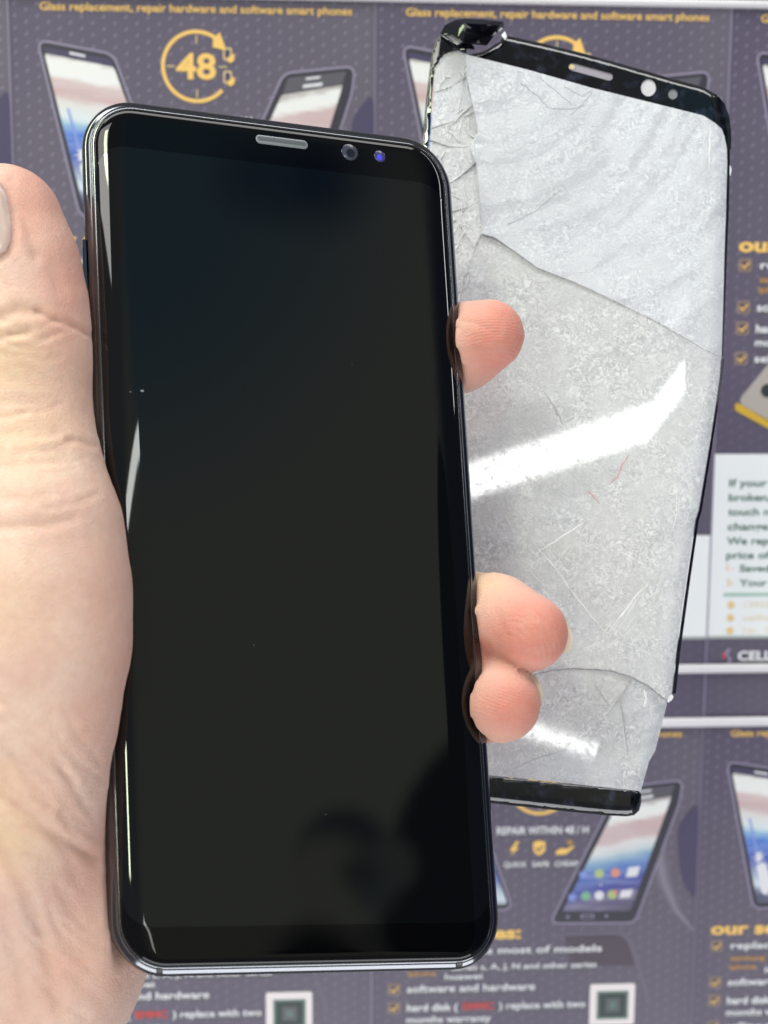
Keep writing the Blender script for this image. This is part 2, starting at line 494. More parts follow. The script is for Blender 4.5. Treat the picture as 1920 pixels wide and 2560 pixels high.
    for t, u, w in (('QUICK', 38.6, 7.0), ('SAFE', 47.3, 5.2), ('CHEAP', 54.2, 7.2)): line(p, t, u, 45.4, w, 1.7)
    p.build('icon_caption', fl)
    Print().text('our services:', 3.3, 68.3, Z + .12, gold, 41.0, 4.0, .38).build('services_title', fl)
    for v in (72.2, 84.2, 90.2, 98.9):
        p = Print()
        p.poly(roundpoly(rect(3.6, v - 1.8, 7.2, v + 1.8), .6), Z, pmat('box_edge', (.36, .26, .20), .5))
        p.poly(roundpoly(rect(4.0, v - 1.4, 6.8, v + 1.4), .4), Z + .06, pmat('box_fill', (.12, .09, .10), .5))
        p.poly([(4.4, v - .2), (5.2, v + .5), (6.5, v - 1.0), (6.7, v - .7), (5.3, v + 1.1), (4.2, v + .2)], Z + .12, gold)
        p.build('tick_box', fl)
    p = Print()
    line(p, 'replace glass most of models', 9.9, 73.2, 59.6)
    line(p, 'series s, A, J, N and other series', 23.0, 78.3, 45.0, 1.9)
    p.text('samsung', 9.8, 77.0, Z + .12, gold2, 11.0, 1.7, .35)
    p.text('iphone', 9.6, 79.9, Z + .12, gold2, 8.6, 1.7, .35)
    line(p, 'huawei', 21.0, 81.3, 11.5, 1.9)
    line(p, 'software and hardware', 9.4, 85.3, 39.6, 2.5)
    p.text('hard disk (', 9.4, 91.4, Z + .12, white_ink, 15.8, 2.4, .22)
    p.text('hard disk (', 9.5, 92.0, Z + .02, shadow_ink, 15.8, 2.6, .5)
    p.text('EMMC', 26.6, 91.3, Z + .12, red_ink, 9.8, 2.3, .4)
    line(p, ') replace with two', 37.8, 91.4, 27.0, 2.4)
    line(p, 'months warranty', 9.3, 95.3, 26.2, 2.3)
    line(p, 'selling and buying used mobile', 9.3, 100.0, 56.0, 2.4)
    p.build('services_text', fl)
    p = Print()
    p.poly(roundpoly(rect(66.2, 84.0, 80.3, 97.6), .8), Z + .04, pink_white)
    p.poly(rect(68.4, 86.4, 78.3, 95.6), Z + .12, chip_green)
    p.poly(rect(69.2, 87.2, 77.5, 94.8), Z + .2, darkgreen_ink)
    p.poly(rect(71.2, 88.6, 75.6, 93.2), Z + .26, pmat('chip_top', (.10, .11, .12), .4))
    p.poly(rect(72.4, 89.8, 74.4, 92.0), Z + .32, chip_green)
    p.build('printed_chip', fl)
    # gold backed phone picture
    p = Print()
    p.poly([(4.1, 112.6), (4.5, 111.7), (5.2, 111.9), (30.4, 126.2), (30.0, 127.6), (4.3, 114.0)], Z + .1, goldrim)
    p.poly(roundpoly([(4.7, 111.6), (15.5, 98.0), (42.0, 111.0), (31.0, 125.8)], 2.5), Z + .02, champagne)
    p.poly(circ(13.6, 108.2, 2.0, 18), Z + .1, darkgreen_ink)
    p.poly(circ(13.6, 108.2, .9, 14), Z + .16, dark_ink)
    p.build('printed_gold_phone', fl)
    # white notice card
    p = Print()
    p.poly([(-1.2, 126.8), (58, 126.8), (58, 150.9), (98.2, 150.9), (98.2, 181.4), (-1.2, 181.4)], Z, card_white)
    p.poly([(-1.2, 181.4), (98.2, 181.4), (98.2, 182.3), (-1.2, 182.3)], Z, pmat('card_edge', (.42, .46, .46), .5))
    p.build('notice_card', fl)
    p = Print()
    for t, v, w in (('If your phone', 136.6, 23.5), ('broken, the', 140.9, 19.0), ('touch may not', 145.2, 24.0), ('change the', 149.6, 19.5), ('We repair at', 153.9, 21.0), ('price of it', 158.2, 16.5)):
        p.text(t, 3.4, v - .2, Z + .12, green_ink, w, 2.25, .20)
    for t, v, w in (('Saved cost', 162.2, 17.5), ('Your data', 166.6, 16.5)):
        p.text(t, 7.6, v - .3, Z + .12, green_ink, w, 2.1, .20)
    for t, v in (('1-', 162.0), ('2-', 166.4)): p.text(t, 3.7, v - .3, Z + .12, pale_gold, 2.4, 2.0, .1)
    p.poly(rect(3.0, 168.4, 50.0, 169.4), Z + .08, mint_ink)
    for i, (t, w) in enumerate((('13958', 8.5), ('cellfone', 11.0), ('Nr. 72', 10.0))):
        v = 172.0 + i * 3.95
        p.poly(circ(5.4, v, 1.15, 16), Z + .08, pale_gold)
        p.poly(circ(5.7, v + .1, .45, 10), Z + .16, gold)
        p.text(t, 9.4, v + .9, Z + .12, pmat('faint_gold', (.82, .74, .56), .5), w, 1.9, .1)
    p.build('notice_text', fl)
    p = Print()
    line(p, 'CELL PHONE', 8.2, 189.0, 27.5, 2.9, white_ink, .3)
    p.poly([(4.0, 186.6), (5.1, 185.2), (6.0, 185.4), (5.0, 187.2), (6.3, 188.4), (6.2, 189.6), (5.1, 190.0), (5.4, 188.6)], Z + .1, lilac)
    p.poly([(3.5, 186.8), (4.2, 186.2), (4.4, 188.4), (3.6, 188.6)], Z + .1, red_ink)
    p.build('footer_logo', fl)
    return fl


def copy_tree(o, parent=None):
    c = o.copy(); link(c); c.parent = parent
    for ch in o.children: copy_tree(ch, c)
    return c


flyer0 = build_flyer()
FL = [(0, 0, 'purple repair flyer above the hand, its gold clock emblem reading 48 in full view'),
      (1, 0, 'purple repair flyer behind the top of the broken glass, its emblem half hidden'),
      (2, 0, 'purple repair flyer cut by the right edge, showing a white notice card'),
      (-1, 0, 'narrow plain purple flyer strip at the upper left edge beside the thumb tip'),
      (0, 1, 'purple repair flyer under the bottom of the phone, chip picture and red word in view'),
      (1, 1, 'purple repair flyer right of the phone bottom, slanted printed phone with coloured app icons'),
      (2, 1, 'purple repair flyer at the lower right edge, starburst phone picture and tick boxes')]
for i, (c, r, lab) in enumerate(FL):
    o = flyer0 if i == 0 else copy_tree(flyer0)
    o.matrix_world = MB @ Matrix.Translation(Vector((c * 100.0, -r * PV, 0.35 * ((c + r) % 2))) * .001)
    tag(o, lab, 'flyer', 'repair shop flyers on the display wall')

# display wall behind the flyers, and white rails across it
wall_m = pmat('display_wall_paint', (0.12, 0.11, 0.15), 0.6)
p = Print(); p.poly(rect(-160, -60, 420, 420), -2.5, wall_m, 1.2)
wall = p.build('display_wall', None); wall.matrix_world = MB
tag(wall, 'dark purple display wall behind the flyers', 'wall', kind='structure')
rail_m = pmat('white_rail_plastic', (0.80, 0.78, 0.82), 0.35)
for i, (v, lab, r) in enumerate(((0.35, 'white rail along the very top edge of the upper flyers', 1.1), (191.4, 'white rail under the flyer footer beside the broken glass, upper of the pair', 1.35), (208.0, 'white rail just above the lower row of flyers, lower of the pair', 1.45))):
    vs = []; fs = []
    prof = [(math.cos(math.radians(a)), math.sin(math.radians(a))) for a in range(-10, 191, 20)]
    for x in (-120, 380):
        for c_, s_ in prof: vs.append((x * .001, (-v + c_ * r) * .001, (0.7 + s_ * 0.9) * .001))
    n = len(prof)
    fs = [(k, k + 1, n + k + 1, n + k) for k in range(n - 1)] + [list(range(n))[::-1], list(range(n, 2 * n))]
    o = mesh_obj('display_rail', vs, fs, rail_m, None, True); o.matrix_world = MB
    tag(o, lab, 'rail', 'white rails of the display wall')

# ================================================================== PHONE
MX = np.array([0.96145539, 0.05792684, 0.23890337]); MY = np.array([0.05735275, 0.99937101, -0.11514095])
TP = np.array([-16.4981307, 3.62488435, 239.24494184])
NP_ = -np.cross(MX, MY); NP_ /= np.linalg.norm(NP_)          # towards the viewer
TP = TP + NP_ * 4.0
HW, HH, RC = 34.05, 74.45, 9.2
RIM = 2.1


def phone_pt(x, y, z): return MX * x + MY * y + NP_ * z + TP


def rr_outline(hw, hh, r, cx=0, cy=0, na=18, ns=30):
    r = max(r, 0.05); out = []
    cs = [(hw - r, -(hh - r), -90), (hw - r, hh - r, 0), (-(hw - r), hh - r, 90), (-(hw - r), -(hh - r), 180)]
    for k, (x, y, a0) in enumerate(cs):
        for i in range(na + 1):
            a = math.radians(a0 + 90 * i / na); out.append((cx + x + r * math.cos(a), cy + y + r * math.sin(a), math.cos(a)))
        nx_, ny_, _ = cs[(k + 1) % 4]
        a1 = math.radians(a0 + 90)
        p0 = (x + r * math.cos(a1), y + r * math.sin(a1)); p1 = (nx_ + r * math.cos(a1), ny_ + r * math.sin(a1))
        for i in range(1, ns):
            t = i / ns; out.append((cx + p0[0] * (1 - t) + p1[0] * t, cy + p0[1] * (1 - t) + p1[1] * t, math.cos(a1)))
    return out


def drop(x, y):
    """how far the curved glass falls back at (x,y)"""
    hw, hh, r = HW - RIM, HH - RIM, RC - RIM
    qx, qy = abs(x) - (hw - r), abs(y) - (hh - r)
    if qx > 0 and qy > 0:
        l = math.hypot(qx, qy); e = r - l; nx = qx / l
    elif qx > qy: e = r - qx; nx = 1.0
    else: e = r - qy; nx = 0.0
    e = max(e, 0)
    ws, we = 6.0, 1.5
    fs = 2.0 * (1 - math.sqrt(max(0, 1 - (max(0, (ws - e) / ws)) ** 2 * .92)))
    fe = 0.8 * (1 - math.sqrt(max(0, 1 - (max(0, (we - e) / we)) ** 2 * .92)))
    w = nx * nx
    return fs * w + fe * (1 - w)


def loft(rings, cap_first=False, cap_last=False):
    vs = []; fs = []; n = len(rings[0])
    for r in rings: vs += r
    for k in range(len(rings) - 1):
        for i in range(n):
            j = (i + 1) % n
            fs.append((k * n + i, k * n + j, (k + 1) * n + j, (k + 1) * n + i))
    if cap_first: fs.append(list(range(n))[::-1])
    if cap_last: fs.append([(len(rings) - 1) * n + i for i in range(n)])
    return vs, fs


def pw(x, y, z): return cv(*phone_pt(x, y, z))


phone_origin = pw(0, 74, -8)
phone = empty('smartphone', phone_origin)
tag(phone, 'black smartphone with dark switched-off screen held upright in the hand', 'phone')


def dark_gloss(name, col, rough, spec, coat=0.0):
    m = pmat(name, col, rough); b = m.node_tree.nodes['Principled BSDF']
    b.inputs['Specular IOR Level'].default_value = spec
    b.inputs['Coat Weight'].default_value = coat
    return m


glass_m = dark_gloss('black_glass', (0.0015, 0.0015, 0.002), 0.035, 0.34)
disp_m = dark_gloss('dark_display', (0.0025, 0.003, 0.0035), 0.05, 0.54)
b = NB(disp_m)
sm = b.noise(b.mapping(b.coord(), (1000, 1000, 1000)), 0.05, 4, 0.6)
b.setc(b.ramp(sm, [(0.3, 0.012), (0.7, 0.035)]), 'Roughness')
frame_m = pmat('polished_black_frame', (0.03, 0.03, 0.045), 0.13, Metallic=1.0)
frame_m.node_tree.nodes['Principled BSDF'].inputs['Base Color'].default_value = (0.17, 0.175, 0.19, 1)


def phone_part(name, rings, mat, cf=False, cl=False, smooth=True, parent=None):
    vs, fs = loft([[pw(*q) for q in r] for r in rings], cf, cl)
    o = mesh_obj(name, vs, fs, mat, parent or phone, smooth)
    offset_local(o, phone_origin)
    me = o.data
    bm = bmesh.new(); bm.from_mesh(me); bmesh.ops.recalc_face_normals(bm, faces=bm.faces); bm.to_mesh(me); bm.free()
    return o


# frame: a polished lip next to the glass, then the rounded side
rings = []
PROF = [(RIM, 0.0), (RIM - .08, .05), (RIM - .3, -.04), (RIM - .62, -.24), (RIM - .70, -.52), (RIM - .85, -.60), (RIM - 1.25, -.80), (.45, -1.15), (.16, -1.65), (0, -2.4), (0, -3.2)]
base_o = rr_outline(HW, HH, RC)


def frame_ring(ins_, dz, back):
    o2 = rr_outline(HW - ins_, HH - ins_, RC - ins_)
    out_ = []
    for (x, y, nx) in o2:
        zt = -(1.44 * nx * nx + .57 * (1 - nx * nx)) - .08
        out_.append((x, y, zt + dz if not back else -8 + (1.3 * nx * nx + .4 * (1 - nx * nx)) * .7 - dz * .75))
    return out_


for i_, dz in PROF: rings.append(frame_ring(i_, dz, False))
for i_, dz in PROF[::-1]: rings.append(frame_ring(i_, dz, True))
phone_part('frame', rings, frame_m)
# front glass
rings = []
ins = [0.0, .12, .3, .55, .9, 1.3, 1.8, 2.4, 3.1, 4.0, 5.0, 6.05, 6.6, 7.5, 9.0]
for e in ins:
    o2 = rr_outline(HW - RIM - e, HH - RIM - e, RC - RIM - e)
    rings.append([(x, y, -drop(x, y)) for x, y, _ in o2])
first = [(x, y, z - .6) for x, y, z in rings[0]]
phone_part('front_glass', [first] + rings, glass_m, cl=True)
# display under the glass
D = (31.95, 65.6, 5.2, 0.0, 0.45)
rings = []
for e in [0, .3, .7, 1.2, 1.8, 2.5, 3.3, 4.2, 5.1, 6.05, 6.4, 7.5, 9.0]:
    o2 = rr_outline(D[0] - e, D[1] - e, D[2] - e, D[3], D[4])
    rings.append([(x, y, -drop(x, y) + 0.03) for x, y, _ in o2])
phone_part('display', rings, disp_m, cl=True)
# back
rings = []
for e, z in ((0, -6.9), (.8, -7.4), (2, -7.8), (4, -8.0)):
    o2 = rr_outline(HW - RIM - e, HH - RIM - e, RC - RIM - e); rings.append([(x, y, z) for x, y, _ in o2])
phone_part('back_glass', rings, glass_m, cl=True)
# earpiece, camera, sensor
slot_m = pmat('earpiece_mesh', (0.10, 0.11, 0.125), 0.35)
slot_hi = pmat('earpiece_lip', (0.20, 0.22, 0.24), 0.3)


def flat_rings(cx, cy, hw, hh, r, z0, z1):
    a = rr_outline(hw, hh, r, cx, cy, 8, 2); c = rr_outline(hw - .12, hh - .12, max(.05, r - .12), cx, cy, 8, 2)
    return [[(x, y, z0) for x, y, _ in a], [(x, y, z1) for x, y, _ in c]]


ear = phone_part('earpiece', flat_rings(1.25, -69.55, 4.75, 0.80, 0.78, 0.0, 0.06), slot_hi, cl=True)
phone_part('speaker_mesh', flat_rings(1.25, -69.72, 4.45, 0.42, 0.40, 0.07, 0.09), slot_m, cl=True, parent=ear)
lensm = dark_gloss('camera_lens', (0.045, 0.05, 0.075), 0.15, 0.6)
lens = phone_part('front_camera', flat_rings(13.8, -69.2, 1.5, 1.5, 1.49, 0.0, 0.05), lensm, cl=True)
phone_part('lens_pupil', flat_rings(13.95, -69.05, .8, .8, .79, 0.06, 0.08), dark_gloss('lens_dark', (0.01, 0.012, 0.02), .1, .5), cl=True, parent=lens)
sens = phone_part('light_sensor', flat_rings(19.45, -69.15, 1.05, 1.05, 1.04, 0.0, 0.05), dark_gloss('sensor_violet', (0.05, 0.045, 0.14), .15, .6), cl=True)
phone_part('blue_glint', flat_rings(19.4, -68.9, .48, .55, .45, 0.06, 0.09), pmat('glint_blue', (0.06, 0.07, 0.85), .2), cl=True, parent=sens)  # glint painted as a small bright disc
dust = pmat('dust', (0.20, 0.21, 0.22), .6)
for x, y, r_ in ((-25.4, -22.3, .30), (-27.4, -22.0, .16), (-30.2, -51.0, .14), (-8, 20, .10), (12, -30, .09), (3, 48, .10)):
    phone_part('dust_speck', flat_rings(x, y, r_, r_ * .6, r_ * .5, -drop(x, y) + .03, -drop(x, y) + .08), dust, cl=True)
# side buttons and antenna gaps
for y0, y1 in ((-48.8, -30.0), (-22.0, -11.0)):
    rings = []
    for x, w, h in ((-HW + .1, 0, .0), (-HW - .35, 0, 0), (-HW - .5, .25, .2)):
        rings.append([(x, y0 + h, -5.6 + w), (x, y1 - h, -5.6 + w), (x, y1 - h, -2.9 - w), (x, y0 + h, -2.9 - w)])
    phone_part('side_button', rings, frame_m, cl=True, smooth=False)
ant = pmat('antenna_plastic', (0.012, 0.012, 0.016), .4)
for x0 in (-26.6, 25.0):
    rings = []
    for k in range(9):
        a = math.pi * (k + .5) / 9; yy = HH - RIM * (1 - math.sin(a) ** .9) + .03
        zt, zb = -.67, -7.5; zz = (zt + zb) / 2 + (zt - zb) / 2 * math.cos(a)
        rings.append([(x0, yy, zz), (x0 + 1.1, yy, zz)])
    vs = [pw(*q) for r in rings for q in r]; fs = [(2 * k, 2 * k + 1, 2 * k + 3, 2 * k + 2) for k in range(8)]
    o = mesh_obj('antenna_gap', vs, fs, ant, phone); offset_local(o, phone_origin)

# ================================================================== BROKEN GLASS
GN = np.array([0.10, -0.10, 1.0])        # Z = G0 + GN.x*X - ... as plane Z = Z0 + a X + b Y
G0 = 279.0
ga, gb = -0.06, -0.10


def rbound(py):
    pts = [(100, 1790), (330, 1819), (405, 1819), (521, 1815), (640, 1811), (894, 1804), (1099, 1780), (1276, 1750), (1455, 1720), (1633, 1694), (1738, 1682), (1816, 1654), (1978, 1605), (2100, 1600)]
    return float(np.interp(py, [p[0] for p in pts], [p[1] for p in pts]))


def gz(px, py, tilt=(0, 0), piv=(0, 0), off=0.0):
    # intersection with base plane then add bending
    dx, dy = (px - 960) / F, (py - 1280) / F
    Z = (G0 - ga * 33 + gb * 16) / (1 - ga * dx - gb * dy)
    e = (rbound(py) - px) * Z / F
    add = 0.0
    if e < 13: add += 0.0031 * (13 - max(e, 0)) ** 2
    if e < 2.6: add += 0.16 * (2.6 - max(e, 0)) ** 2
    el = (px - (1084 - .095 * (py - 116))) * Z / F
    if el < 2: add += 0.05 * (2 - max(el, 0)) ** 2
    add += tilt[0] * (px - piv[0]) * Z / F + tilt[1] * (py - piv[1]) * Z / F
    return Z + add + off


def gpt(px, py, **k):
    Z = gz(px, py, **k); return cv(*P(px, py, Z))


glass_origin = gpt(1420, 2030)
gl = empty('broken_glass', glass_origin)
tag(gl, 'cracked frosted front glass with black top and bottom bezels, standing behind the phone', 'glass panel')


def in_poly(x, y, poly):
    c = False; n = len(poly)
    for i in range(n):
        x1, y1 = poly[i]; x2, y2 = poly[i - 1]
        if (y1 > y) != (y2 > y) and x < (x2 - x1) * (y - y1) / (y2 - y1) + x1: c = not c
    return c


def densify(poly, step):
    out = []
    for i in range(len(poly)):
        a = np.array(poly[i], float); b_ = np.array(poly[(i + 1) % len(poly)], float)
        n = max(1, int(np.linalg.norm(b_ - a) / step))
        for k in range(n): out.append(tuple(a + (b_ - a) * k / n))
    return out


def cdt_fill(poly, step, holes=()):
    loops = [densify(poly, step)] + [densify(h, step * .5) for h in holes]
    pts = []; edges = []
    for lp in loops:
        b0 = len(pts); pts += lp; edges += [(b0 + i, b0 + (i + 1) % len(lp)) for i in range(len(lp))]
    nb = len(pts)
    xs = [p[0] for p in poly]; ys = [p[1] for p in poly]
    L0 = np.array(loops[0])
    for yy in np.arange(min(ys) + step / 2, max(ys), step):
        for xx in np.arange(min(xs) + step / 2, max(xs), step):
            x, y = xx + random.uniform(-.2, .2) * step, yy + random.uniform(-.2, .2) * step
            if in_poly(x, y, poly) and not any(in_poly(x, y, h) for h in holes):
                if np.min(np.abs(L0 - (x, y)).sum(1)) > step * .6: pts.append((x, y))
    v, e, f, *_ = delaunay_2d_cdt([Vector(p) for p in pts], edges, [], 1, 1e-4)
    res = []
    for t in f:
        cx = sum(v[i][0] for i in t) / len(t); cy = sum(v[i][1] for i in t) / len(t)
        if in_poly(cx, cy, poly) and not any(in_poly(cx, cy, h) for h in holes): res.append(list(t))
    return [(q[0], q[1]) for q in v], res


def slab(items, fn_front, thick):
    """items: list of (pts2d, tris, kw, attr) -> verts, faces, attribute per vertex"""
    V = []; Fc = []; A = []
    for pts, tris, kw, at in items:
        b0 = len(V); n = len(pts)
        fr = [fn_front(x, y, **kw) for x, y in pts]
        bk = [fn_front(x, y, off=thick + kw.get('off', 0), **{k: v for k, v in kw.items() if k != 'off'}) for x, y in pts]
        V += fr + bk; A += [at] * (2 * n)
        cnt = {}
        for t in tris:
            a_ = sum(pts[t[i]][0] * pts[t[(i + 1) % 3]][1] - pts[t[(i + 1) % 3]][0] * pts[t[i]][1] for i in range(3))
            tt = list(t) if a_ < 0 else list(t)[::-1]      # front faces look at the camera (image y is down)
            Fc.append([b0 + i for i in tt]); Fc.append([b0 + n + i for i in tt[::-1]])
            for i in range(3):
                a, c = tt[i], tt[(i + 1) % 3]
                if (c, a) in cnt: del cnt[(c, a)]
                else: cnt[(a, c)] = 1
        for (a, c) in cnt: Fc.append([b0 + c, b0 + a, b0 + n + a, b0 + n + c])
    return V, Fc, A


def frost_material():
    m = pmat('frosted_cracked_glass', (0.7, 0.7, 0.7), 0.4)
    b = NB(m); co = b.mapping(b.coord('Object'), (1000, 1000, 1000))
    att = b.attr('tone'); s = b.sep(att)          # x: whiteness, y: gloss, z: random
    tone, gloss, rnd = s[0], s[1], s[2]
    warp = b.noise(co, 0.35, 2, 0.5, 0.0, 'Color')
    wv = b.N.new('ShaderNodeVectorMath'); wv.operation = 'MULTIPLY_ADD'; wv.inputs[1].default_value = (3.0, 3.0, 3.0)
    b.L.new(warp, wv.inputs[0]); b.L.new(co, wv.inputs[2])
    worms = b.noise(wv.outputs[0], 0.80, 3, 0.6, 2.2)
    sx_, sy_, sz_ = b.sep(wv.outputs[0])
    al = b.math('ADD', b.math('MULTIPLY', sx_, 0.78), b.math('MULTIPLY', sz_, 0.62)); ac = b.math('SUBTRACT', b.math('MULTIPLY', sz_, 0.78), b.math('MULTIPLY', sx_, 0.62))
    cen = (gpt(1215, 120) - glass_origin) * 1000
    dv = b.N.new('ShaderNodeVectorMath'); dv.operation = 'DISTANCE'; b.L.new(wv.outputs[0], dv.inputs[0]); dv.inputs[1].default_value = cen + Vector((1.5, 1.5, 1.5))
    cmb = b.N.new('ShaderNodeCombineXYZ'); b.L.new(b.math('MULTIPLY', dv.outputs['Value'], 0.30), cmb.inputs[0]); b.L.new(b.math('MULTIPLY', sx_, 0.035), cmb.inputs[1]); b.L.new(b.math('MULTIPLY', sz_, 0.035), cmb.inputs[2])
    streak = b.noise(cmb.outputs[0], 1.0, 4, 0.55, 0.25)
    patch = b.noise(co, 0.09, 3, 0.6)
    c_hi = b.ramp(worms, [(0.40, (0.46, 0.475, 0.55)), (0.47, (0.55, 0.565, 0.635)), (0.53, (0.61, 0.625, 0.69)), (0.60, (0.78, 0.80, 0.85))])
    c_lo = b.ramp(worms, [(0.40, (0.47, 0.465, 0.49)), (0.47, (0.57, 0.57, 0.60)), (0.53, (0.645, 0.645, 0.675)), (0.61, (0.82, 0.82, 0.84))])
    msk = b.ramp(b.noise(co, 0.16, 3, 0.6), [(0.38, 0.25), (0.6, 1.0)])
    c_lo = b.mix(b.sep(msk)[0], (0.63, 0.632, 0.645), c_lo); c_hi = b.mix(b.sep(msk)[0], (0.61, 0.625, 0.69), c_hi)
    col = b.mix(tone, c_lo, c_hi)
    col = b.mix(b.math('MULTIPLY', b.sep(b.ramp(streak, [(0.38, 0.0), (0.62, 1.0)]))[0], b.math('MULTIPLY', tone, 0.42)), col, (0.74, 0.76, 0.82))
    col = b.mix(b.math('MULTIPLY', tone, b.sep(b.ramp(streak, [(0.36, 0.50), (0.45, 0.0)]))[0]), col, (0.46, 0.475, 0.53))
    col = b.mix(b.sep(b.ramp(patch, [(0.48, 0.0), (0.75, 0.45)]))[0], col, (0.50, 0.50, 0.545))
    grain = b.noise(co, 6.0, 3, 0.7)
    col = b.mix(b.sep(b.ramp(grain, [(0.35, 0.14), (0.55, 0.0)]))[0], col, (0.36, 0.37, 0.40))
    b.setc(col)
    b.b.inputs['Roughness'].default_value = 0.42
    b.b.inputs['Specular IOR Level'].default_value = 0.45
    b.setc(b.math('MULTIPLY', gloss, b.sep(b.ramp(b.noise(co, 0.8, 4, 0.7), [(0.36, 0.35), (0.52, 1.0)]))[0]), 'Coat Weight')
    b.b.inputs['Coat Roughness'].default_value = 0.035
    b.b.inputs['Coat IOR'].default_value = 1.9
    b.b.inputs['Subsurface Weight'].default_value = 0.0
    b.bump(worms, 0.6, 0.0003)
    return m


frost_m = frost_material()
# tilted pieces between the cracks: polygon in photo pixels on the glass plane
A_up = [(1165, 136), (1319, 174), (1481, 220), (1643, 260), (1759, 289), (1787, 307), (1804, 322), (1811, 340), (1817, 370), (1818, 405), (1815, 521), (1811, 640), (1808, 760), (1804, 894),
        (1749, 866), (1640, 802), (1521, 744), (1440, 706), (1344, 669), (1290, 630), (1238, 594), (1205, 583), (1204, 540), (1200, 500), (1196, 450), (1190, 405), (1176, 370), (1196, 330), (1182, 260), (1166, 190)]
B_low = [(1205, 583), (1238, 594), (1290, 630), (1344, 669), (1440, 706), (1521, 744), (1640, 802), (1749, 866), (1804, 894), (1802, 900), (1799, 944), (1776, 1099), (1746, 1276), (1738, 1300), (1715, 1455), (1690, 1633), (1679, 1738),
         (1665, 1750), (1620, 1716), (1577, 1694), (1527, 1679), (1444, 1672), (1380, 1676), (1333, 1688), (1250, 1700), (920, 1700), (1000, 900), (1140, 780), (1160, 690), (1180, 640)]
C_bot = [(1250, 1700), (1333, 1688), (1380, 1676), (1444, 1672), (1527, 1679), (1577, 1694), (1620, 1716), (1665, 1750), (1668, 1758), (1660, 1790), (1654, 1816), (1638, 1877), (1622, 1905), (1618, 1921), (1610, 1949), (1602, 1978), (1400, 1956), (1222, 1938), (925, 1905), (920, 1700)]
S = [  # splinters on the left side
    [(1090, 168), (1105, 146), (1122, 134), (1145, 128), (1165, 136), (1166, 190), (1130, 215), (1085, 230)],
    [(1085, 230), (1130, 215), (1166, 190), (1182, 260), (1140, 300), (1079, 320)],
    [(1079, 320), (1140, 300), (1182, 260), (1196, 330), (1176, 370), (1120, 365), (1076, 350)],
    [(1076, 350), (1120, 365), (1176, 370), (1190, 405), (1150, 440), (1110, 460), (1065, 420)],
    [(1065, 420), (1110, 460), (1150, 440), (1190, 405), (1196, 450), (1200, 500), (1160, 520), (1100, 535), (1055, 520)],
    [(1055, 520), (1100, 535), (1160, 520), (1200, 500), (1204, 540), (1205, 583), (1185, 620), (1150, 560), (1120, 600), (1050, 620)],
    [(1050, 620), (1120, 600), (1150, 560), (1172, 680), (1165, 720), (1130, 740), (1045, 760)],
    [(1150, 560), (1185, 620), (1205, 583), (1180, 640), (1160, 690), (1172, 680)],
    [(1045, 760), (1130, 740), (1165, 720), (1160, 690), (1140, 780), (1000, 900), (1000, 800)],
]
TC = (0.03, 0.062)            # tilt of the bottom piece
items = []
for poly, tl, pv, at, st in ((A_up, (0.0, 0.035), (1500, 880), (1.0, 0.12, .2), 11), (B_low, (0, 0), (0, 0), (0.30, 1.0, .5), 11), (C_bot, TC, (1333, 1690), (0.28, 1.0, .8), 11)):
    p2, tr = cdt_fill(poly, st); items.append((p2, tr, dict(tilt=tl, piv=pv), at))
for i, poly in enumerate(S):
    p2, tr = cdt_fill(poly, 12)
    cx = sum(q[0] for q in poly) / len(poly); cy = sum(q[1] for q in poly) / len(poly)
    items.append((p2, tr, dict(tilt=(random.uniform(-.06, .06), random.uniform(-.05, .05)), piv=(cx, cy)), (random.choice([.9, .75, .3, .5]) if i < 5 else .15, 0.35, random.random())))
V, Fc, At = slab(items, gpt, 0.55)
# whiteness of the pane differs from zone to zone
ZONES = [([(1355, 1372), (1466, 1303), (1560, 1200), (1640, 1330), (1615, 1461), (1519, 1584), (1388, 1416)], .12), ([(1150, 1300), (1327, 1333), (1519, 1584), (1330, 1686), (1150, 1700)], .46),
         ([(1180, 640), (1205, 583), (1344, 669), (1521, 744), (1640, 802), (1560, 900), (1380, 820), (1250, 700)], .16), ([(1740, 1000), (1776, 1099), (1746, 1276), (1715, 1455), (1690, 1633), (1640, 1640), (1680, 1300)], .52),
         ([(1327, 1333), (1250, 1230), (1420, 1180), (1466, 1303), (1355, 1372)], .55), ([(1577, 1694), (1665, 1750), (1654, 1816), (1618, 1921), (1540, 1850)], .6), ([(1333, 1688), (1527, 1679), (1577, 1700), (1530, 1772), (1420, 1800), (1320, 1760)], .12),
         ([(1225, 1930), (1330, 1895), (1430, 1868), (1560, 1900), (1602, 1978), (1400, 1956)], .7)]
At2 = []
for v_, a_ in zip(V, At):
    if a_[1] == 1.0:
        qx, qy = v_.x / v_.y * F + 960, -v_.z / v_.y * F + 1280
        for zp, tv in ZONES:
            if in_poly(qx, qy, zp): a_ = (tv, a_[1], a_[2])
    At2.append(a_)
At = At2
pane = mesh_obj('frosted_pane', V, Fc, frost_m, gl, False); offset_local(pane, glass_origin)
ca = pane.data.color_attributes.new('tone', 'FLOAT_COLOR', 'POINT')
ca.data.foreach_set('color', np.array([(a[0], a[1], a[2], 1) for a in At], dtype=np.float32).ravel())
sm = [True] * len(Fc); pane.data.polygons.foreach_set('use_smooth', sm)
try: pane.data.set_sharp_from_angle(angle=math.radians(30))
except Exception: pass

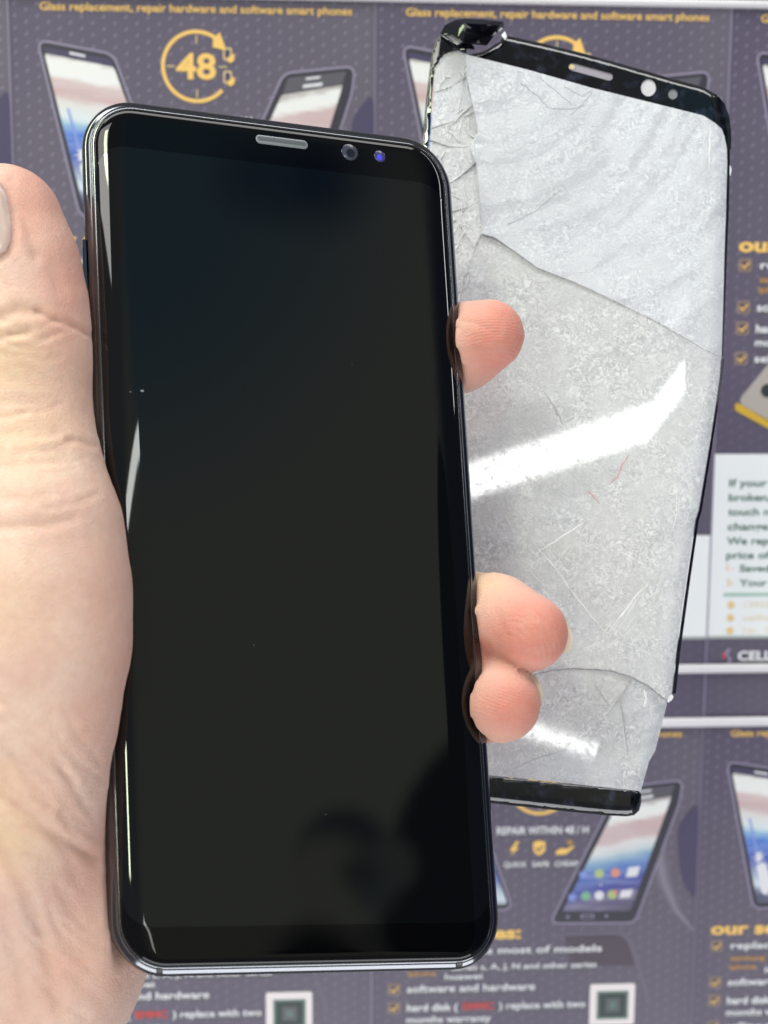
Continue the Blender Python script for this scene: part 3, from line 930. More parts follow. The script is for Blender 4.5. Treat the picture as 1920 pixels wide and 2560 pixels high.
bezel_m = pmat('black_bezel_paint', (0.004, 0.004, 0.006), 0.06)
b = NB(bezel_m)
bn = b.noise(b.mapping(b.coord(), (1000, 1000, 1000)), 0.38, 3, 0.6)
b.setc(b.ramp(bn, [(0.50, (0.003, 0.003, 0.004)), (0.62, (0.012, 0.014, 0.026)), (0.75, (0.035, 0.038, 0.065))]))
b.b.inputs['Coat Weight'].default_value = 0.5
top_out = [(1165, 138), (1209, 128), (1249, 104), (1261, 87), (1365, 110), (1458, 133), (1539, 155), (1683, 197), (1759, 217), (1793, 237), (1812, 260), (1823, 290), (1828, 330), (1828, 372)]
top_in = [(1815, 372), (1808, 342), (1800, 325), (1784, 309), (1757, 292), (1642, 264), (1480, 224), (1318, 178), (1165, 140)]


def top_curl(px, py, **k):       # the long top edge of the glass bends away over its last millimetre
    off = k.pop('off', 0.0)
    ty = float(np.interp(px, [q[0] for q in top_out], [q[1] for q in top_out])) if px < 1790 else py - 40
    e = max(0, (py - ty)) * .08
    if e < 1.1: off += 0.75 * (1.1 - e) ** 2
    return gpt(px, py, off=off, **k)


def slot_poly(cx, cy, hl, hwid, ang):
    out = []
    for k in range(24):
        a = 2 * math.pi * k / 24; x = (hl - hwid) * (1 if math.cos(a) > 0 else -1) + hwid * math.cos(a); y = hwid * math.sin(a)
        out.append((cx + x * math.cos(ang) - y * math.sin(ang), cy + x * math.sin(ang) + y * math.cos(ang)))
    return out


ang = math.atan(.272)
ear_h = slot_poly(1477, 179, 57, 10, ang)
cam_h = [(1621 + 19 * math.cos(a * math.pi / 12), 219 + 22 * math.sin(a * math.pi / 12)) for a in range(24)]
sen_h = [(1682 + 12 * math.cos(a * math.pi / 10), 235 + 13.5 * math.sin(a * math.pi / 10)) for a in range(20)]
p2, tr = cdt_fill(top_out + top_in, 7, [ear_h, cam_h, sen_h])
V, Fc, _ = slab([(p2, tr, {}, 0)], lambda x, y, **k: top_curl(x, y, **k), 0.6)
o = mesh_obj('top_bezel', V, Fc, bezel_m, gl, True); offset_local(o, glass_origin); topb = o
try: o.data.set_sharp_from_angle(angle=math.radians(40))
except Exception: pass
film = pmat('film_window', (0.62, 0.60, 0.66), 0.5)
for nm, h, mt in (('earpiece_opening', ear_h, pmat('slot_film', (0.34, 0.31, 0.38), .4)), ('camera_window', cam_h, film), ('sensor_window', sen_h, pmat('sensor_film', (0.22, 0.24, 0.26), .4))):
    p2, tr = cdt_fill(h, 6); V, Fc, _ = slab([(p2, tr, dict(off=.25), 0)], gpt, 0.2)
    o = mesh_obj(nm, V, Fc, mt, topb, False); offset_local(o, glass_origin)
p2, tr = cdt_fill(slot_poly(1425, 166, 12, 6, ang), 4); V, Fc, _ = slab([(p2, tr, dict(off=.15), 0)], gpt, 0.05)
o = mesh_obj('gold_glint', V, Fc, pmat('painted_gold_glint', (0.70, .55, .32), .3), topb, False); offset_local(o, glass_origin)  # gold reflection painted as a small patch in the slot
# left bezel strip
left_o = [(1104, 84), (1090, 100), (1079, 133), (1067, 231), (1055, 365), (1030, 640), (1000, 900)]
left_i = [(1008, 900), (1038, 640), (1070, 365), (1076, 330), (1079, 243), (1088, 170), (1103, 144), (1120, 132), (1145, 126), (1165, 134), (1168, 118), (1150, 108), (1134, 104)]
p2, tr = cdt_fill(left_o + left_i, 8); V, Fc, _ = slab([(p2, tr, dict(off=-.02), 0)], gpt, 0.6)
o = mesh_obj('left_bezel', V, Fc, bezel_m, gl, True); offset_local(o, glass_origin)
# bottom bezel
bot = [(925, 1903), (1222, 1940), (1400, 1958), (1596, 1978), (1603, 1984), (1603, 2008), (1598, 2026), (1586, 2038), (1566, 2041), (1520, 2039), (1400, 2027), (1227, 2008), (930, 1975)]


def bot_curl(px, py, **k):
    off = k.pop('off', 0.0)
    by = float(np.interp(px, [930, 1227, 1400, 1520, 1566, 1586, 1603], [1975, 2008, 2027, 2039, 2041, 2038, 2010]))
    e = max(0, by - py) * .08
    if e < 1.8: off += .35 * (1.8 - e) ** 2
    return gpt(px, py, off=off, tilt=TC, piv=(1333, 1690), **k)


p2, tr = cdt_fill(bot, 8); V, Fc, _ = slab([(p2, tr, {}, 0)], lambda x, y, **k: bot_curl(x, y, **k), 0.6)
o = mesh_obj('bottom_bezel', V, Fc, bezel_m, gl, True); offset_local(o, glass_origin)
# right hand black edge
edge_m = pmat('black_edge_paint', (0.006, 0.005, 0.012), .2)
e1 = [(1816, 372), (1815, 521), (1811, 640), (1808, 760), (1804, 890)]
e2 = [(1806, 897), (1800, 944), (1777, 1099), (1748, 1276), (1740, 1300), (1717, 1455), (1692, 1633), (1681, 1734)]
for ln, w0, w1 in ((e1, 9, 4), (e2, 5, 9)):
    n = len(ln); out = [(x + w0 + (w1 - w0) * i / (n - 1), y) for i, (x, y) in enumerate(ln)]
    p2, tr = cdt_fill(ln + out[::-1], 8); V, Fc, _ = slab([(p2, tr, dict(off=.02), 0)], gpt, 0.7)
    o = mesh_obj('edge_strip', V, Fc, edge_m, gl, False); offset_local(o, glass_origin)
# white chipped bits
chip_m = pmat('chipped_glass', (0.88, 0.90, 0.92), .2)


def chip(poly, name='glass_chip', mat=chip_m, off=-.15, th=.4, **k):
    p2, tr = cdt_fill(poly, 8); V, Fc, _ = slab([(p2, tr, dict(off=off, **k), 0)], gpt, th)
    o = mesh_obj(name, V, Fc, mat, gl, False); offset_local(o, glass_origin); return o


chip([(1680, 1736), (1684, 1742), (1680, 1750), (1671, 1757), (1667, 1752), (1671, 1744)])
chip([(1818, 418), (1826, 414), (1829, 424), (1826, 441), (1822, 430)], off=.1)
chip([(1253, 88), (1262, 78), (1268, 92), (1263, 101)], off=-.2)

# thin crack lines standing on the pane
crack_m = pmat('crack_white', (0.80, 0.81, 0.83), .3)
crack_d = pmat('crack_dark', (0.22, 0.21, 0.24), .4)
crack_r = pmat('red_fibre', (0.70, 0.36, 0.38), .5)


def crack(pts, w, mat, name='crack', jit=2.0, off=-.06, **k):
    """tapered jagged ribbon in px"""
    d = densify(pts, 10)[: -max(1, int(np.hypot(pts[0][0] - pts[-1][0], pts[0][1] - pts[-1][1]) / 10))]
    # densify closes the loop; rebuild as open line
    d = []
    for a, c in zip(pts[:-1], pts[1:]):
        n = max(1, int(math.hypot(c[0] - a[0], c[1] - a[1]) / 9))
        d += [(a[0] + (c[0] - a[0]) * i / n, a[1] + (c[1] - a[1]) * i / n) for i in range(n)]
    d.append(pts[-1])
    d = [(x + random.uniform(-jit, jit) * .5, y + random.uniform(-jit, jit) * .5) for x, y in d]
    V = []; n = len(d)
    for i, (x, y) in enumerate(d):
        t = Vector(d[min(i + 1, n - 1)]) - Vector(d[max(i - 1, 0)]); nn = Vector((t.y, -t.x)).normalized()
        ww = w * (.25 + .75 * math.sin(math.pi * (i + .5) / n)) * random.uniform(.6, 1.3) / 2
        V.append(gpt(x + nn.x * ww, y + nn.y * ww, off=off * .3, **k)); V.append(gpt(x, y, off=off * 2.2, **k)); V.append(gpt(x - nn.x * ww, y - nn.y * ww, off=off * .3, **k))
    Fc = []
    for i in range(n - 1):
        for j in range(2): Fc.append((3 * i + j, 3 * i + j + 1, 3 * i + 4 + j, 3 * i + 3 + j))
    return V, Fc


def cracks(lst, mat, name, **k):
    for pts, w in lst:
        v, f = crack(pts, w, mat, **k)
        o = mesh_obj(name, v, f, mat, gl, False); offset_local(o, glass_origin)


kup = dict(tilt=(0, .035), piv=(1500, 880))
cracks([([(1205, 500), (1204, 583), (1238, 592), (1290, 628), (1344, 667), (1440, 704), (1521, 742), (1640, 800), (1749, 864), (1800, 890)], 5.5)], crack_m, 'crack', off=-.08)
cracks([([(1318, 1330), (1345, 1372), (1388, 1420), (1428, 1478), (1470, 1530), (1500, 1566), (1519, 1584)], 4), ([(1519, 1584), (1560, 1530), (1590, 1490), (1615, 1461)], 5), ([(1355, 1374), (1400, 1345), (1466, 1303)], 5),
        ([(1388, 1414), (1410, 1380), (1428, 1360)], 3), ([(1440, 1290), (1455, 1308), (1462, 1300)], 4), ([(1385, 1302), (1410, 1328), (1430, 1322)], 3),
        ([(1690, 1180), (1692, 1290), (1670, 1360)], 3), ([(1538, 1582), (1545, 1575), (1605, 1478)], 3)], crack_m, 'crack', off=-.05)
cracks([([(1333, 1688), (1380, 1676), (1444, 1671), (1527, 1677), (1577, 1692), (1620, 1714), (1665, 1749)], 3.5)], crack_d, 'crack', off=-.04)
cracks([([(1360, 982), (1385, 1015), (1408, 1062)], 4), ([(1577, 1696), (1560, 1730), (1530, 1770)], 5), ([(1480, 1700), (1510, 1745), (1530, 1772)], 2.5), ([(1550, 1740), (1562, 1830), (1570, 1890)], 3),
        ([(1262, 1932), (1330, 1900), (1420, 1872)], 3)], pmat('faint_crack', (.40, .40, .42), .4), 'crack', off=-.03)
cracks([([(1574, 1136), (1556, 1160), (1545, 1190), (1521, 1212)], 3), ([(1471, 1229), (1485, 1242), (1499, 1258)], 3.5)], crack_r, 'red_mark', off=-.06)
cracks([([(1610, 1722), (1616, 1745), (1612, 1768)], 8)], chip_m, 'crack', off=-.1, tilt=TC, piv=(1333, 1690))
# upper folds: grazing creases in the film
folds = pmat('film_fold', (.52, .53, .58), .4)
cracks([([(1268, 562), (1340, 525), (1400, 475)], 2.5), ([(1375, 270), (1420, 272), (1460, 262)], 3), ([(1300, 205), (1345, 240), (1372, 270)], 3),
        ([(1345, 190), (1400, 235), (1430, 262)], 3), ([(1410, 215), (1455, 240), (1476, 226)], 3), ([(1480, 230), (1450, 262), (1425, 288)], 5)], folds, 'fold_line', off=-.05, **kup)
cracks([([(1776, 310), (1774, 380), (1772, 430)], 4)], crack_m, 'fold_line', off=-.05, **kup)
# short branching cracks and scratches over the lower sheet
fine = []
for x0, y0, a0, n_ in ((1345, 1372, .9, 5), (1466, 1303, 2.4, 4), (1519, 1584, -1.0, 5), (1240, 1250, 1.0, 4), (1600, 1150, 1.3, 6), (1690, 1230, 1.6, 5), (1290, 1150, .8, 3), (1560, 860, .6, 4), (1400, 900, 1.0, 4), (1250, 680, .5, 5), (1620, 1520, 2.2, 4), (1500, 1440, .4, 4)):
    for _ in range(n_):
        x, y = x0 + random.uniform(-40, 40), y0 + random.uniform(-50, 50); a = a0 + random.uniform(-.35, .35); l = random.uniform(18, 75)
        p1_ = (x + l * math.cos(a), y + l * math.sin(a)); fine.append(([(x, y), ((x + p1_[0]) / 2 + random.uniform(-3, 3), (y + p1_[1]) / 2), p1_], random.uniform(1.2, 2.4)))
fine = [q for q in fine if all(in_poly(*p_, B_low) for p_ in q[0])]
cracks(fine, pmat('fine_scratch', (.74, .75, .78), .35), 'scratch', off=-.03)
# splinter outlines on the left
lst = []
for poly in S:
    for i in range(len(poly)):
        if random.random() < .62:
            a, c = poly[i], poly[(i + 1) % len(poly)]
            if a[0] > 1060 and c[0] > 1060: lst.append(([a, ((a[0] + c[0]) / 2 + random.uniform(-3, 3), (a[1] + c[1]) / 2), c], random.uniform(1.5, 3.2)))
for _ in range(80):
    x, y = random.uniform(1092, 1190), random.uniform(140, 640); a = random.uniform(0, 3.14); l = random.uniform(12, 60)
    lst.append(([(x, y), (x + l * math.cos(a) * .5, y + l * math.sin(a))], random.uniform(1.5, 4)))
cracks([q for q in lst if all(1062 < p_[0] < 1206 for p_ in q[0])], crack_m, 'crack', off=-.10)

# curled broken corner at the top left
shard_m = dark_gloss('black_shard_glass', (0.006, 0.006, 0.012), .06, .8, .6)


def SP(px, py, dz):
    Z = gz(max(px, 1095), max(py, 100)) + dz; return cv(*P(px, py, Z))


sv = [SP(1101, 84, -1), SP(1113, 62, -3), SP(1139, 50, -4), SP(1160, 47, -5), SP(1200, 48, -5), SP(1257, 54, -4.5),
      SP(1258, 66, -2.5), SP(1238, 79, -3), SP(1226, 95, -4), SP(1214, 110, -3.5), SP(1190, 108, -4.5), SP(1158, 104, -3), SP(1140, 95, -1.5), SP(1152, 76, -5), SP(1162, 58, -6), SP(1200, 60, -6), SP(1250, 64, -4.8), SP(1126, 84, -3), SP(1205, 88, -2)]
sf = [(0, 1, 17), (1, 2, 13), (1, 13, 17), (2, 3, 14), (2, 14, 13), (3, 4, 15, 14), (4, 5, 16, 15), (5, 6, 16), (6, 7, 18, 16), (16, 18, 15), (7, 8, 18), (8, 9, 10, 18), (18, 10, 11), (14, 15, 18), (13, 14, 18), (13, 18, 11), (17, 13, 11), (17, 11, 12), (0, 17, 12)]
n = len(sv); bk = [v + Vector((0.0003, .0009, 0)) for v in sv]
sf2 = [tuple(f[::-1]) for f in sf] + [tuple(q + n for q in f) for f in sf]
rim = [0, 1, 2, 3, 4, 5, 6, 7, 8, 9, 10, 11, 12]
sf2 += [(rim[i], rim[(i + 1) % 13], rim[(i + 1) % 13] + n, rim[i] + n) for i in range(13)]
o = mesh_obj('curled_corner', sv + bk, sf2, shard_m, gl, False); offset_local(o, glass_origin)
V = []
chip([(1113, 86), (1128, 84), (1142, 92), (1150, 108), (1142, 112), (1130, 100)], 'glass_chip', chip_m, off=-1.2)
chip([(1148, 72), (1158, 60), (1161, 66), (1152, 80), (1145, 92)], 'glass_chip', pmat('greenish_chip', (.45, .55, .35), .2), off=-7.0, th=.3)
k2 = pmat('shard_lilac', (.30, .27, .40), .3)
chip([(1150, 107), (1175, 104), (1186, 118), (1186, 124), (1165, 122), (1148, 116)], 'glass_chip', bezel_m, off=-1.0)

# ================================================================== HAND


def capsule(A, B, ra, rb, sc=None):
    return ('cap', np.array(A, float), np.array(B, float), ra, rb, sc)


def sdf_cap(X, A, B, ra, rb, sc):
    if sc is not None:
        s = np.array(sc); X = X * s; A = A * s; B = B * s
    ba = B - A; pa = X - A
    h = np.clip((pa @ ba) / max(ba @ ba, 1e-9), 0, 1)
    return np.linalg.norm(pa - h[..., None] * ba, axis=-1) - (ra + (rb - ra) * h)


def smin(a, b_, k):
    h = np.maximum(k - np.abs(a - b_), 0) / k
    return np.minimum(a, b_) - h * h * k * .25


def chain(pts):
    out = []
    for (a, ra), (c, rc) in zip(pts[:-1], pts[1:]): out.append(capsule(a, c, ra, rc))
    return out


ZT = 233.0


def PH(px, py, Z): return P(px, py, Z - 3.5)


mmp = ZT / F                     # mm per pixel at the thumb


def T(px, py, Z=ZT): return PH(px, py, Z)


thumb = [(T(8, 562, 236), 10.3), (T(30, 670, 236), 11.3), (T(38, 790, 236), 12.5), (T(46, 900, 235), 12.4), (T(46, 1060, 234), 12.5), (T(58, 1190, 232), 13.6),
         (T(74, 1330, 229), 15.2), (T(68, 1480, 227), 16.1), (T(74, 1610, 226), 16.1), (T(54, 1780, 226), 15.7), (T(34, 1950, 227), 15.4), (T(14, 2110, 228), 15.4)]
thumb_b = [(T(60, 1480, 229), 16.0), (T(20, 1800, 236), 18), (T(-20, 2100, 242), 20)]
heel = [(T(20, 2120, 232), 17.0), (T(92, 2300, 240), 19.6), (T(60, 2420, 240), 19.0), (T(-40, 2650, 242), 20.0), (T(-140, 2950, 246), 21)]
palm = [capsule(PH(-180, 1500, 262), PH(-160, 2300, 262), 19, 21), capsule(PH(150, 1350, 268), PH(60, 2200, 258), 9.5, 14),
        capsule(PH(330, 1400, 270), PH(200, 2200, 262), 9, 11.5), capsule(PH(480, 1600, 270), PH(250, 2150, 264), 8.5, 11)]
FINGERS = {
    'index': [(PH(380, 1330, 271), 9.0), (PH(760, 1090, 272), 8.6), (PH(1010, 935, 269), 8.2), (PH(1150, 868, 259), 8.0), (PH(1222, 838, 254.5), 6.7)],
    'middle': [(PH(450, 1560, 271), 8.8), (PH(820, 1470, 273), 8.6), (PH(1120, 1515, 268), 7.8), (PH(1238, 1543, 252), 7.6), (PH(1325, 1582, 246), 6.95)],
    'ring': [(PH(430, 1780, 270), 8.5), (PH(760, 1700, 272), 8.3), (PH(1080, 1690, 269), 8.0), (PH(1200, 1748, 252), 7.5), (PH(1254, 1758, 245.5), 7.1)],
    'little': [(PH(380, 1980, 268), 8.0), (PH(660, 1930, 270), 7.4), (PH(900, 1930, 269), 6.8), (PH(1050, 1960, 262), 6.2)],
}


def hand_field(X):
    d = None
    for c in chain(thumb):
        v = sdf_cap(X, *c[1:]); d = v if d is None else smin(d, v, 2.0)
    for c in chain(thumb_b) + chain(heel) + palm:
        d = smin(d, sdf_cap(X, *c[1:]), 5.0)
    # web between thumb and palm
    d = smin(d, sdf_cap(X, T(60, 1150, 246), PH(420, 1320, 268), 7, 8, None), 6.0)
    base = d; out = d
    for nm, pts in FINGERS.items():
        f = None
        for c in chain(pts):
            v = sdf_cap(X, *c[1:]); f = v if f is None else smin(f, v, 2.5)
        if nm in ('middle', 'index'):       # flattened finger pad, slightly fuller underneath
            pass
        out = np.minimum(out, smin(base, f, 6.0))
    # leave room for the phone
    r = X - TP
    B3 = np.c_[MX, MY, NP_]; loc = r @ np.linalg.inv(B3).T
    qx = np.abs(loc[..., 0]) - (HW - 3.6); qy = np.abs(loc[..., 1]) - (HH - 4); qz = np.abs(loc[..., 2] + 4.0) - 0.6
    q = np.stack([qx, qy, qz], -1)
    box = np.linalg.norm(np.maximum(q, 0), axis=-1) + np.minimum(np.max(q, -1), 0) - 3.3
    return np.maximum(out, -box)


def surface_nets(lo, hi, h):
    nx, ny, nz = [int(math.ceil((b_ - a) / h)) + 1 for a, b_ in zip(lo, hi)]
    xs = [lo[i] + h * np.arange(n_) for i, n_ in enumerate((nx, ny, nz))]
    Fd = np.empty((nx, ny, nz), np.float32)
    for i in range(0, nx, 16):
        G = np.stack(np.meshgrid(xs[0][i:i + 16], xs[1], xs[2], indexing='ij'), -1)
        Fd[i:i + 16] = hand_field(G)
    s = Fd < 0
    c = [s[a:nx - 1 + a, b_:ny - 1 + b_, k:nz - 1 + k] for a in (0, 1) for b_ in (0, 1) for k in (0, 1)]
    cnt = sum(x.astype(np.int8) for x in c)
    act = (cnt > 0) & (cnt < 8)
    idx = -np.ones(act.shape, np.int64); I = np.argwhere(act); idx[tuple(I.T)] = np.arange(len(I))
    acc = np.zeros((len(I), 3)); w = np.zeros(len(I))
    corners = [(a, b_, k) for a in (0, 1) for b_ in (0, 1) for k in (0, 1)]
    for i0, A_ in enumerate(corners):
        for B_ in corners[i0 + 1:]:
            if sum(abs(p_ - q_) for p_, q_ in zip(A_, B_)) != 1: continue
            fa = Fd[I[:, 0] + A_[0], I[:, 1] + A_[1], I[:, 2] + A_[2]]; fb = Fd[I[:, 0] + B_[0], I[:, 1] + B_[1], I[:, 2] + B_[2]]
            m = (fa < 0) != (fb < 0); t = np.where(m, fa / np.where(m, fa - fb, 1), 0)
            pt = np.array(A_) + t[:, None] * (np.array(B_) - np.array(A_))
            acc[m] += pt[m]; w[m] += 1
    V_ = (I + acc / w[:, None]) * h + np.array(lo)
    faces = []
    for ax in range(3):
        u, v = [(1, 2), (2, 0), (0, 1)][ax]
        sl0 = [slice(None)] * 3; sl1 = [slice(None)] * 3; sl0[ax] = slice(0, -1); sl1[ax] = slice(1, None)
        d = s[tuple(sl0)] != s[tuple(sl1)]
        E_ = np.argwhere(d); m = (E_[:, u] > 0) & (E_[:, v] > 0)
        lim = np.array(act.shape); m &= (E_[:, u] < lim[u]) & (E_[:, v] < lim[v]); E_ = E_[m]
        du = np.zeros(3, int); du[u] = 1; dv = np.zeros(3, int); dv[v] = 1
        q = [idx[tuple((E_ - du - dv).T)], idx[tuple((E_ - dv).T)], idx[tuple(E_.T)], idx[tuple((E_ - du).T)]]
        q = np.stack(q, 1); flip = ~s[tuple(E_.T)]
        q[flip] = q[flip][:, ::-1]; faces.append(q)
    return V_, np.concatenate(faces)


lo = np.array([-100.0, -66.0, 200.0]); hi = np.array([36.0, 122.0, 292.0])
HV, HF = surface_nets(lo, hi, 1.0)
# smooth
ed = np.concatenate([HF[:, [0, 1]], HF[:, [1, 2]], HF[:, [2, 3]], HF[:, [3, 0]]]); ed = np.sort(ed, 1); ed = np.unique(ed, axis=0)
deg = np.bincount(ed.ravel(), minlength=len(HV))[:, None]


def lap(Vv, it, l):
    for _ in range(it):
        a = np.zeros_like(Vv)
        for k in range(3):
            a[:, k] = np.bincount(ed[:, 0], Vv[ed[:, 1], k], len(Vv)) + np.bincount(ed[:, 1], Vv[ed[:, 0], k], len(Vv))
        Vv = Vv + l * (a / deg - Vv)
    return Vv


HV = lap(HV, 4, .5)


def subdivide(Vv, Fq):
    """one linear quad subdivision"""
    e = np.concatenate([Fq[:, [0, 1]], Fq[:, [1, 2]], Fq[:, [2, 3]], Fq[:, [3, 0]]]); es = np.sort(e, 1)
    ue, inv = np.unique(es, axis=0, return_inverse=True); inv = inv.ravel(); nF = len(Fq)
    em = (Vv[ue[:, 0]] + Vv[ue[:, 1]]) / 2; fm = Vv[Fq].mean(1)
    n0 = len(Vv); V2 = np.concatenate([Vv, em, fm]); ei = inv.reshape(4, nF) + n0; fi = np.arange(nF) + n0 + len(ue)
    Q = [np.stack([Fq[:, k], ei[k], fi, ei[k - 1]], 1) for k in range(4)]
    return V2, np.concatenate(Q)


HV, HF = subdivide(HV, HF)
ed = np.concatenate([HF[:, [0, 1]], HF[:, [1, 2]], HF[:, [2, 3]], HF[:, [3, 0]]]); ed = np.sort(ed, 1); ed = np.unique(ed, axis=0)
deg = np.bincount(ed.ravel(), minlength=len(HV))[:, None]
HV = lap(HV, 3, .5)
# normals
fn = np.cross(HV[HF[:, 2]] - HV[HF[:, 0]], HV[HF[:, 3]] - HV[HF[:, 1]])
vn = np.zeros_like(HV)
for k in range(4):
    for j in range(3): vn[:, j] += np.bincount(HF[:, k], fn[:, j], len(HV))
vn /= np.linalg.norm(vn, axis=1)[:, None] + 1e-12
# outward check
if hand_field((HV[:50] + vn[:50] * .5)).mean() < 0: vn = -vn; HF = HF[:, ::-1]
pxv = HV[:, 0] / HV[:, 2] * F + 960; pyv = HV[:, 1] / HV[:, 2] * F + 1280
facing = (-(vn * HV).sum(1) / np.linalg.norm(HV, axis=1))
front = np.clip(facing * 2 + .3, 0, 1)

CREASES = [  # (points px, depth mm, width px)
    ([(-60, 800), (0, 795), (43, 773), (90, 778)], .55, 16), ([(95, 778), (129, 797), (180, 812), (235, 842)], .5, 8), ([(-40, 850), (20, 838), (70, 828)], .45, 12),
    ([(-40, 1170), (30, 1163), (100, 1157), (160, 1140)], .25, 16), ([(170, 1098), (205, 1104), (235, 1116)], .3, 8), ([(-30, 1090), (60, 1080), (140, 1078)], .15, 12),
    ([(-30, 1322), (60, 1316), (130, 1309), (180, 1296)], .35, 14), ([(-20, 1250), (60, 1243), (120, 1238)], .2, 14),
    ([(26, 455), (36, 490), (52, 540), (75, 590), (90, 640)], .45, 14), ([(60, 470), (85, 560), (120, 650), (150, 720)], .25, 18), ([(95, 640), (150, 700), (190, 720)], .15, 14),
    ([(0, 1800), (60, 1845), (120, 1900), (180, 1960)], 0.28, 11), ([(36, 1790), (120, 1866), (180, 1965), (223, 2023)], 0.25, 11),
    ([(-30, 1830), (20, 1880), (70, 1950), (120, 2010)], 0.33, 12), ([(-40, 1955), (0, 1987), (70, 2034), (136, 2088), (190, 2122), (245, 2146)], 0.55, 14),
    ([(-30, 2080), (12, 2137), (50, 2205), (90, 2282), (120, 2402), (145, 2523)], 0.50, 16), ([(-40, 2180), (10, 2290), (40, 2400), (60, 2520)], 0.30, 14),
    ([(130, 2090), (175, 2150), (200, 2210)], 0.17, 12), ([(-30, 1740), (30, 1770), (90, 1830)], 0.19, 12), ([(120, 2402), (190, 2440), (250, 2500)], 0.17, 16),
    ([(-30, 1010), (60, 1005), (140, 1010)], .12, 14),
    ([(-20, 436), (6, 448), (22, 478), (33, 520), (38, 570), (34, 612), (18, 640), (-12, 656)], .35, 8),
    # fingers
    ([(1150, 800), (1200, 812), (1245, 835)], .2, 7), ([(1160, 885), (1190, 872), (1220, 880)], .2, 7), ([(1160, 905), (1205, 890), (1260, 880)], .15, 6),
    ([(1240, 1470), (1236, 1510), (1250, 1560), (1275, 1600)], .10, 8), ([(1290, 1560), (1330, 1545), (1370, 1550)], .08, 8), ([(1280, 1590), (1330, 1570), (1380, 1580)], .06, 7),
]


for _ in range(46):          # finer skin folds on the heel of the hand and over the thumb joint
    if _ < 30:
        x0, y0 = random.uniform(-40, 200), random.uniform(1760, 2450); a0 = math.radians(random.uniform(38, 68)); ln = random.uniform(60, 190)
    elif _ < 39:
        x0, y0 = random.uniform(-40, 120), random.uniform(740, 900); a0 = math.radians(random.uniform(-12, 25)); ln = random.uniform(40, 120)
    else:
        x0, y0 = random.uniform(-30, 120), random.uniform(1000, 1420); a0 = math.radians(random.uniform(-8, 8)); ln = random.uniform(50, 140)
    CREASES.append(([(x0, y0), (x0 + ln * .5 * math.cos(a0), y0 + ln * .5 * math.sin(a0)), (x0 + ln * math.cos(a0 - .15), y0 + ln * math.sin(a0 - .15))], random.uniform(.08, .22), random.uniform(6, 11)))


def seg_dist(px, py, pts):
    best = np.full(px.shape, 1e9)
    for a, c in zip(pts[:-1], pts[1:]):
        a = np.array(a, float); c = np.array(c, float); ba = c - a
        h = np.clip(((px - a[0]) * ba[0] + (py - a[1]) * ba[1]) / (ba @ ba), 0, 1)
        best = np.minimum(best, np.hypot(px - a[0] - h * ba[0], py - a[1] - h * ba[1]))
    return best


disp_ = np.zeros(len(HV)); redc = np.zeros(len(HV))
for pts, dep, wd in CREASES:
    d = seg_dist(pxv, pyv, pts); g = np.exp(-(d / wd) ** 2)
    g2 = np.exp(-((d - wd * 2.1) / (wd * 1.1)) ** 2) * .28
    disp_ += (-g + g2) * dep * .72; redc = np.maximum(redc, g * min(1, dep * 1.4))
# broad soft undulation of the palm
disp_ += .35 * np.sin(pxv * .018 + pyv * .009) * (pyv > 1750) * np.clip((pyv - 1750) / 150, 0, 1) * (pxv < 400)
HV = HV + vn * (disp_ * front)[:, None]

hand_origin = cv(*P(-60, 2500, 250))
hand = mesh_obj('hand', [cv(*v) for v in HV], HF.tolist(), pmat('skin', (.6, .4, .3), .5), None, True)
hand.data.transform(Matrix.Translation(-hand_origin)); hand.location = hand_origin
tag(hand, 'left hand with bare pale skin gripping the black phone, thumb up along its side', 'hand')
bmx = bmesh.new(); bmx.from_mesh(hand.data); bmesh.ops.recalc_face_normals(bmx, faces=bmx.faces); bmx.to_mesh(hand.data); bmx.free()
# skin tone zones: blood-rich finger tips and thumb pad, finger underside shade painted in, yellower thick skin, creases
pink = np.zeros(len(HV)); yel = np.zeros(len(HV))


def spot(cx, cy, rx, ry, w): return w * np.exp(-(((pxv - cx) / rx) ** 2 + ((pyv - cy) / ry) ** 2))


for a in ((1260, 850, 90, 110, .95), (1335, 1585, 110, 85, 1.0), (1285, 1770, 90, 75, .85), (90, 480, 90, 120, .42), (170, 700, 60, 160, .42), (290, 1650, 60, 260, .22), (250, 2250, 120, 160, .22), (180, 2400, 90, 90, .2), (200, 1350, 60, 60, .2), (1210, 1620, 30, 40, .9)):
    pink = np.maximum(pink, spot(a[0], a[1], a[2] * 1.35, a[3] * 1.3, a[4]))
for a in ((20, 900, 120, 130, .8), (60, 1080, 130, 130, .6), (20, 2090, 110, 90, .8), (1210, 1450, 70, 50, .9), (0, 1500, 120, 120, .4), (1300, 950, 60, 30, .3), (1235, 1850, 60, 22, .4), (0, 1950, 70, 60, .5)):
    yel = np.maximum(yel, spot(*a))
pink = np.clip(pink * 1.35, 0, 1)
ca = hand.data.color_attributes.new('zone', 'FLOAT_COLOR', 'POINT')
ca.data.foreach_set('color', np.stack([pink, yel, redc, np.ones(len(HV))], 1).astype(np.float32).ravel())


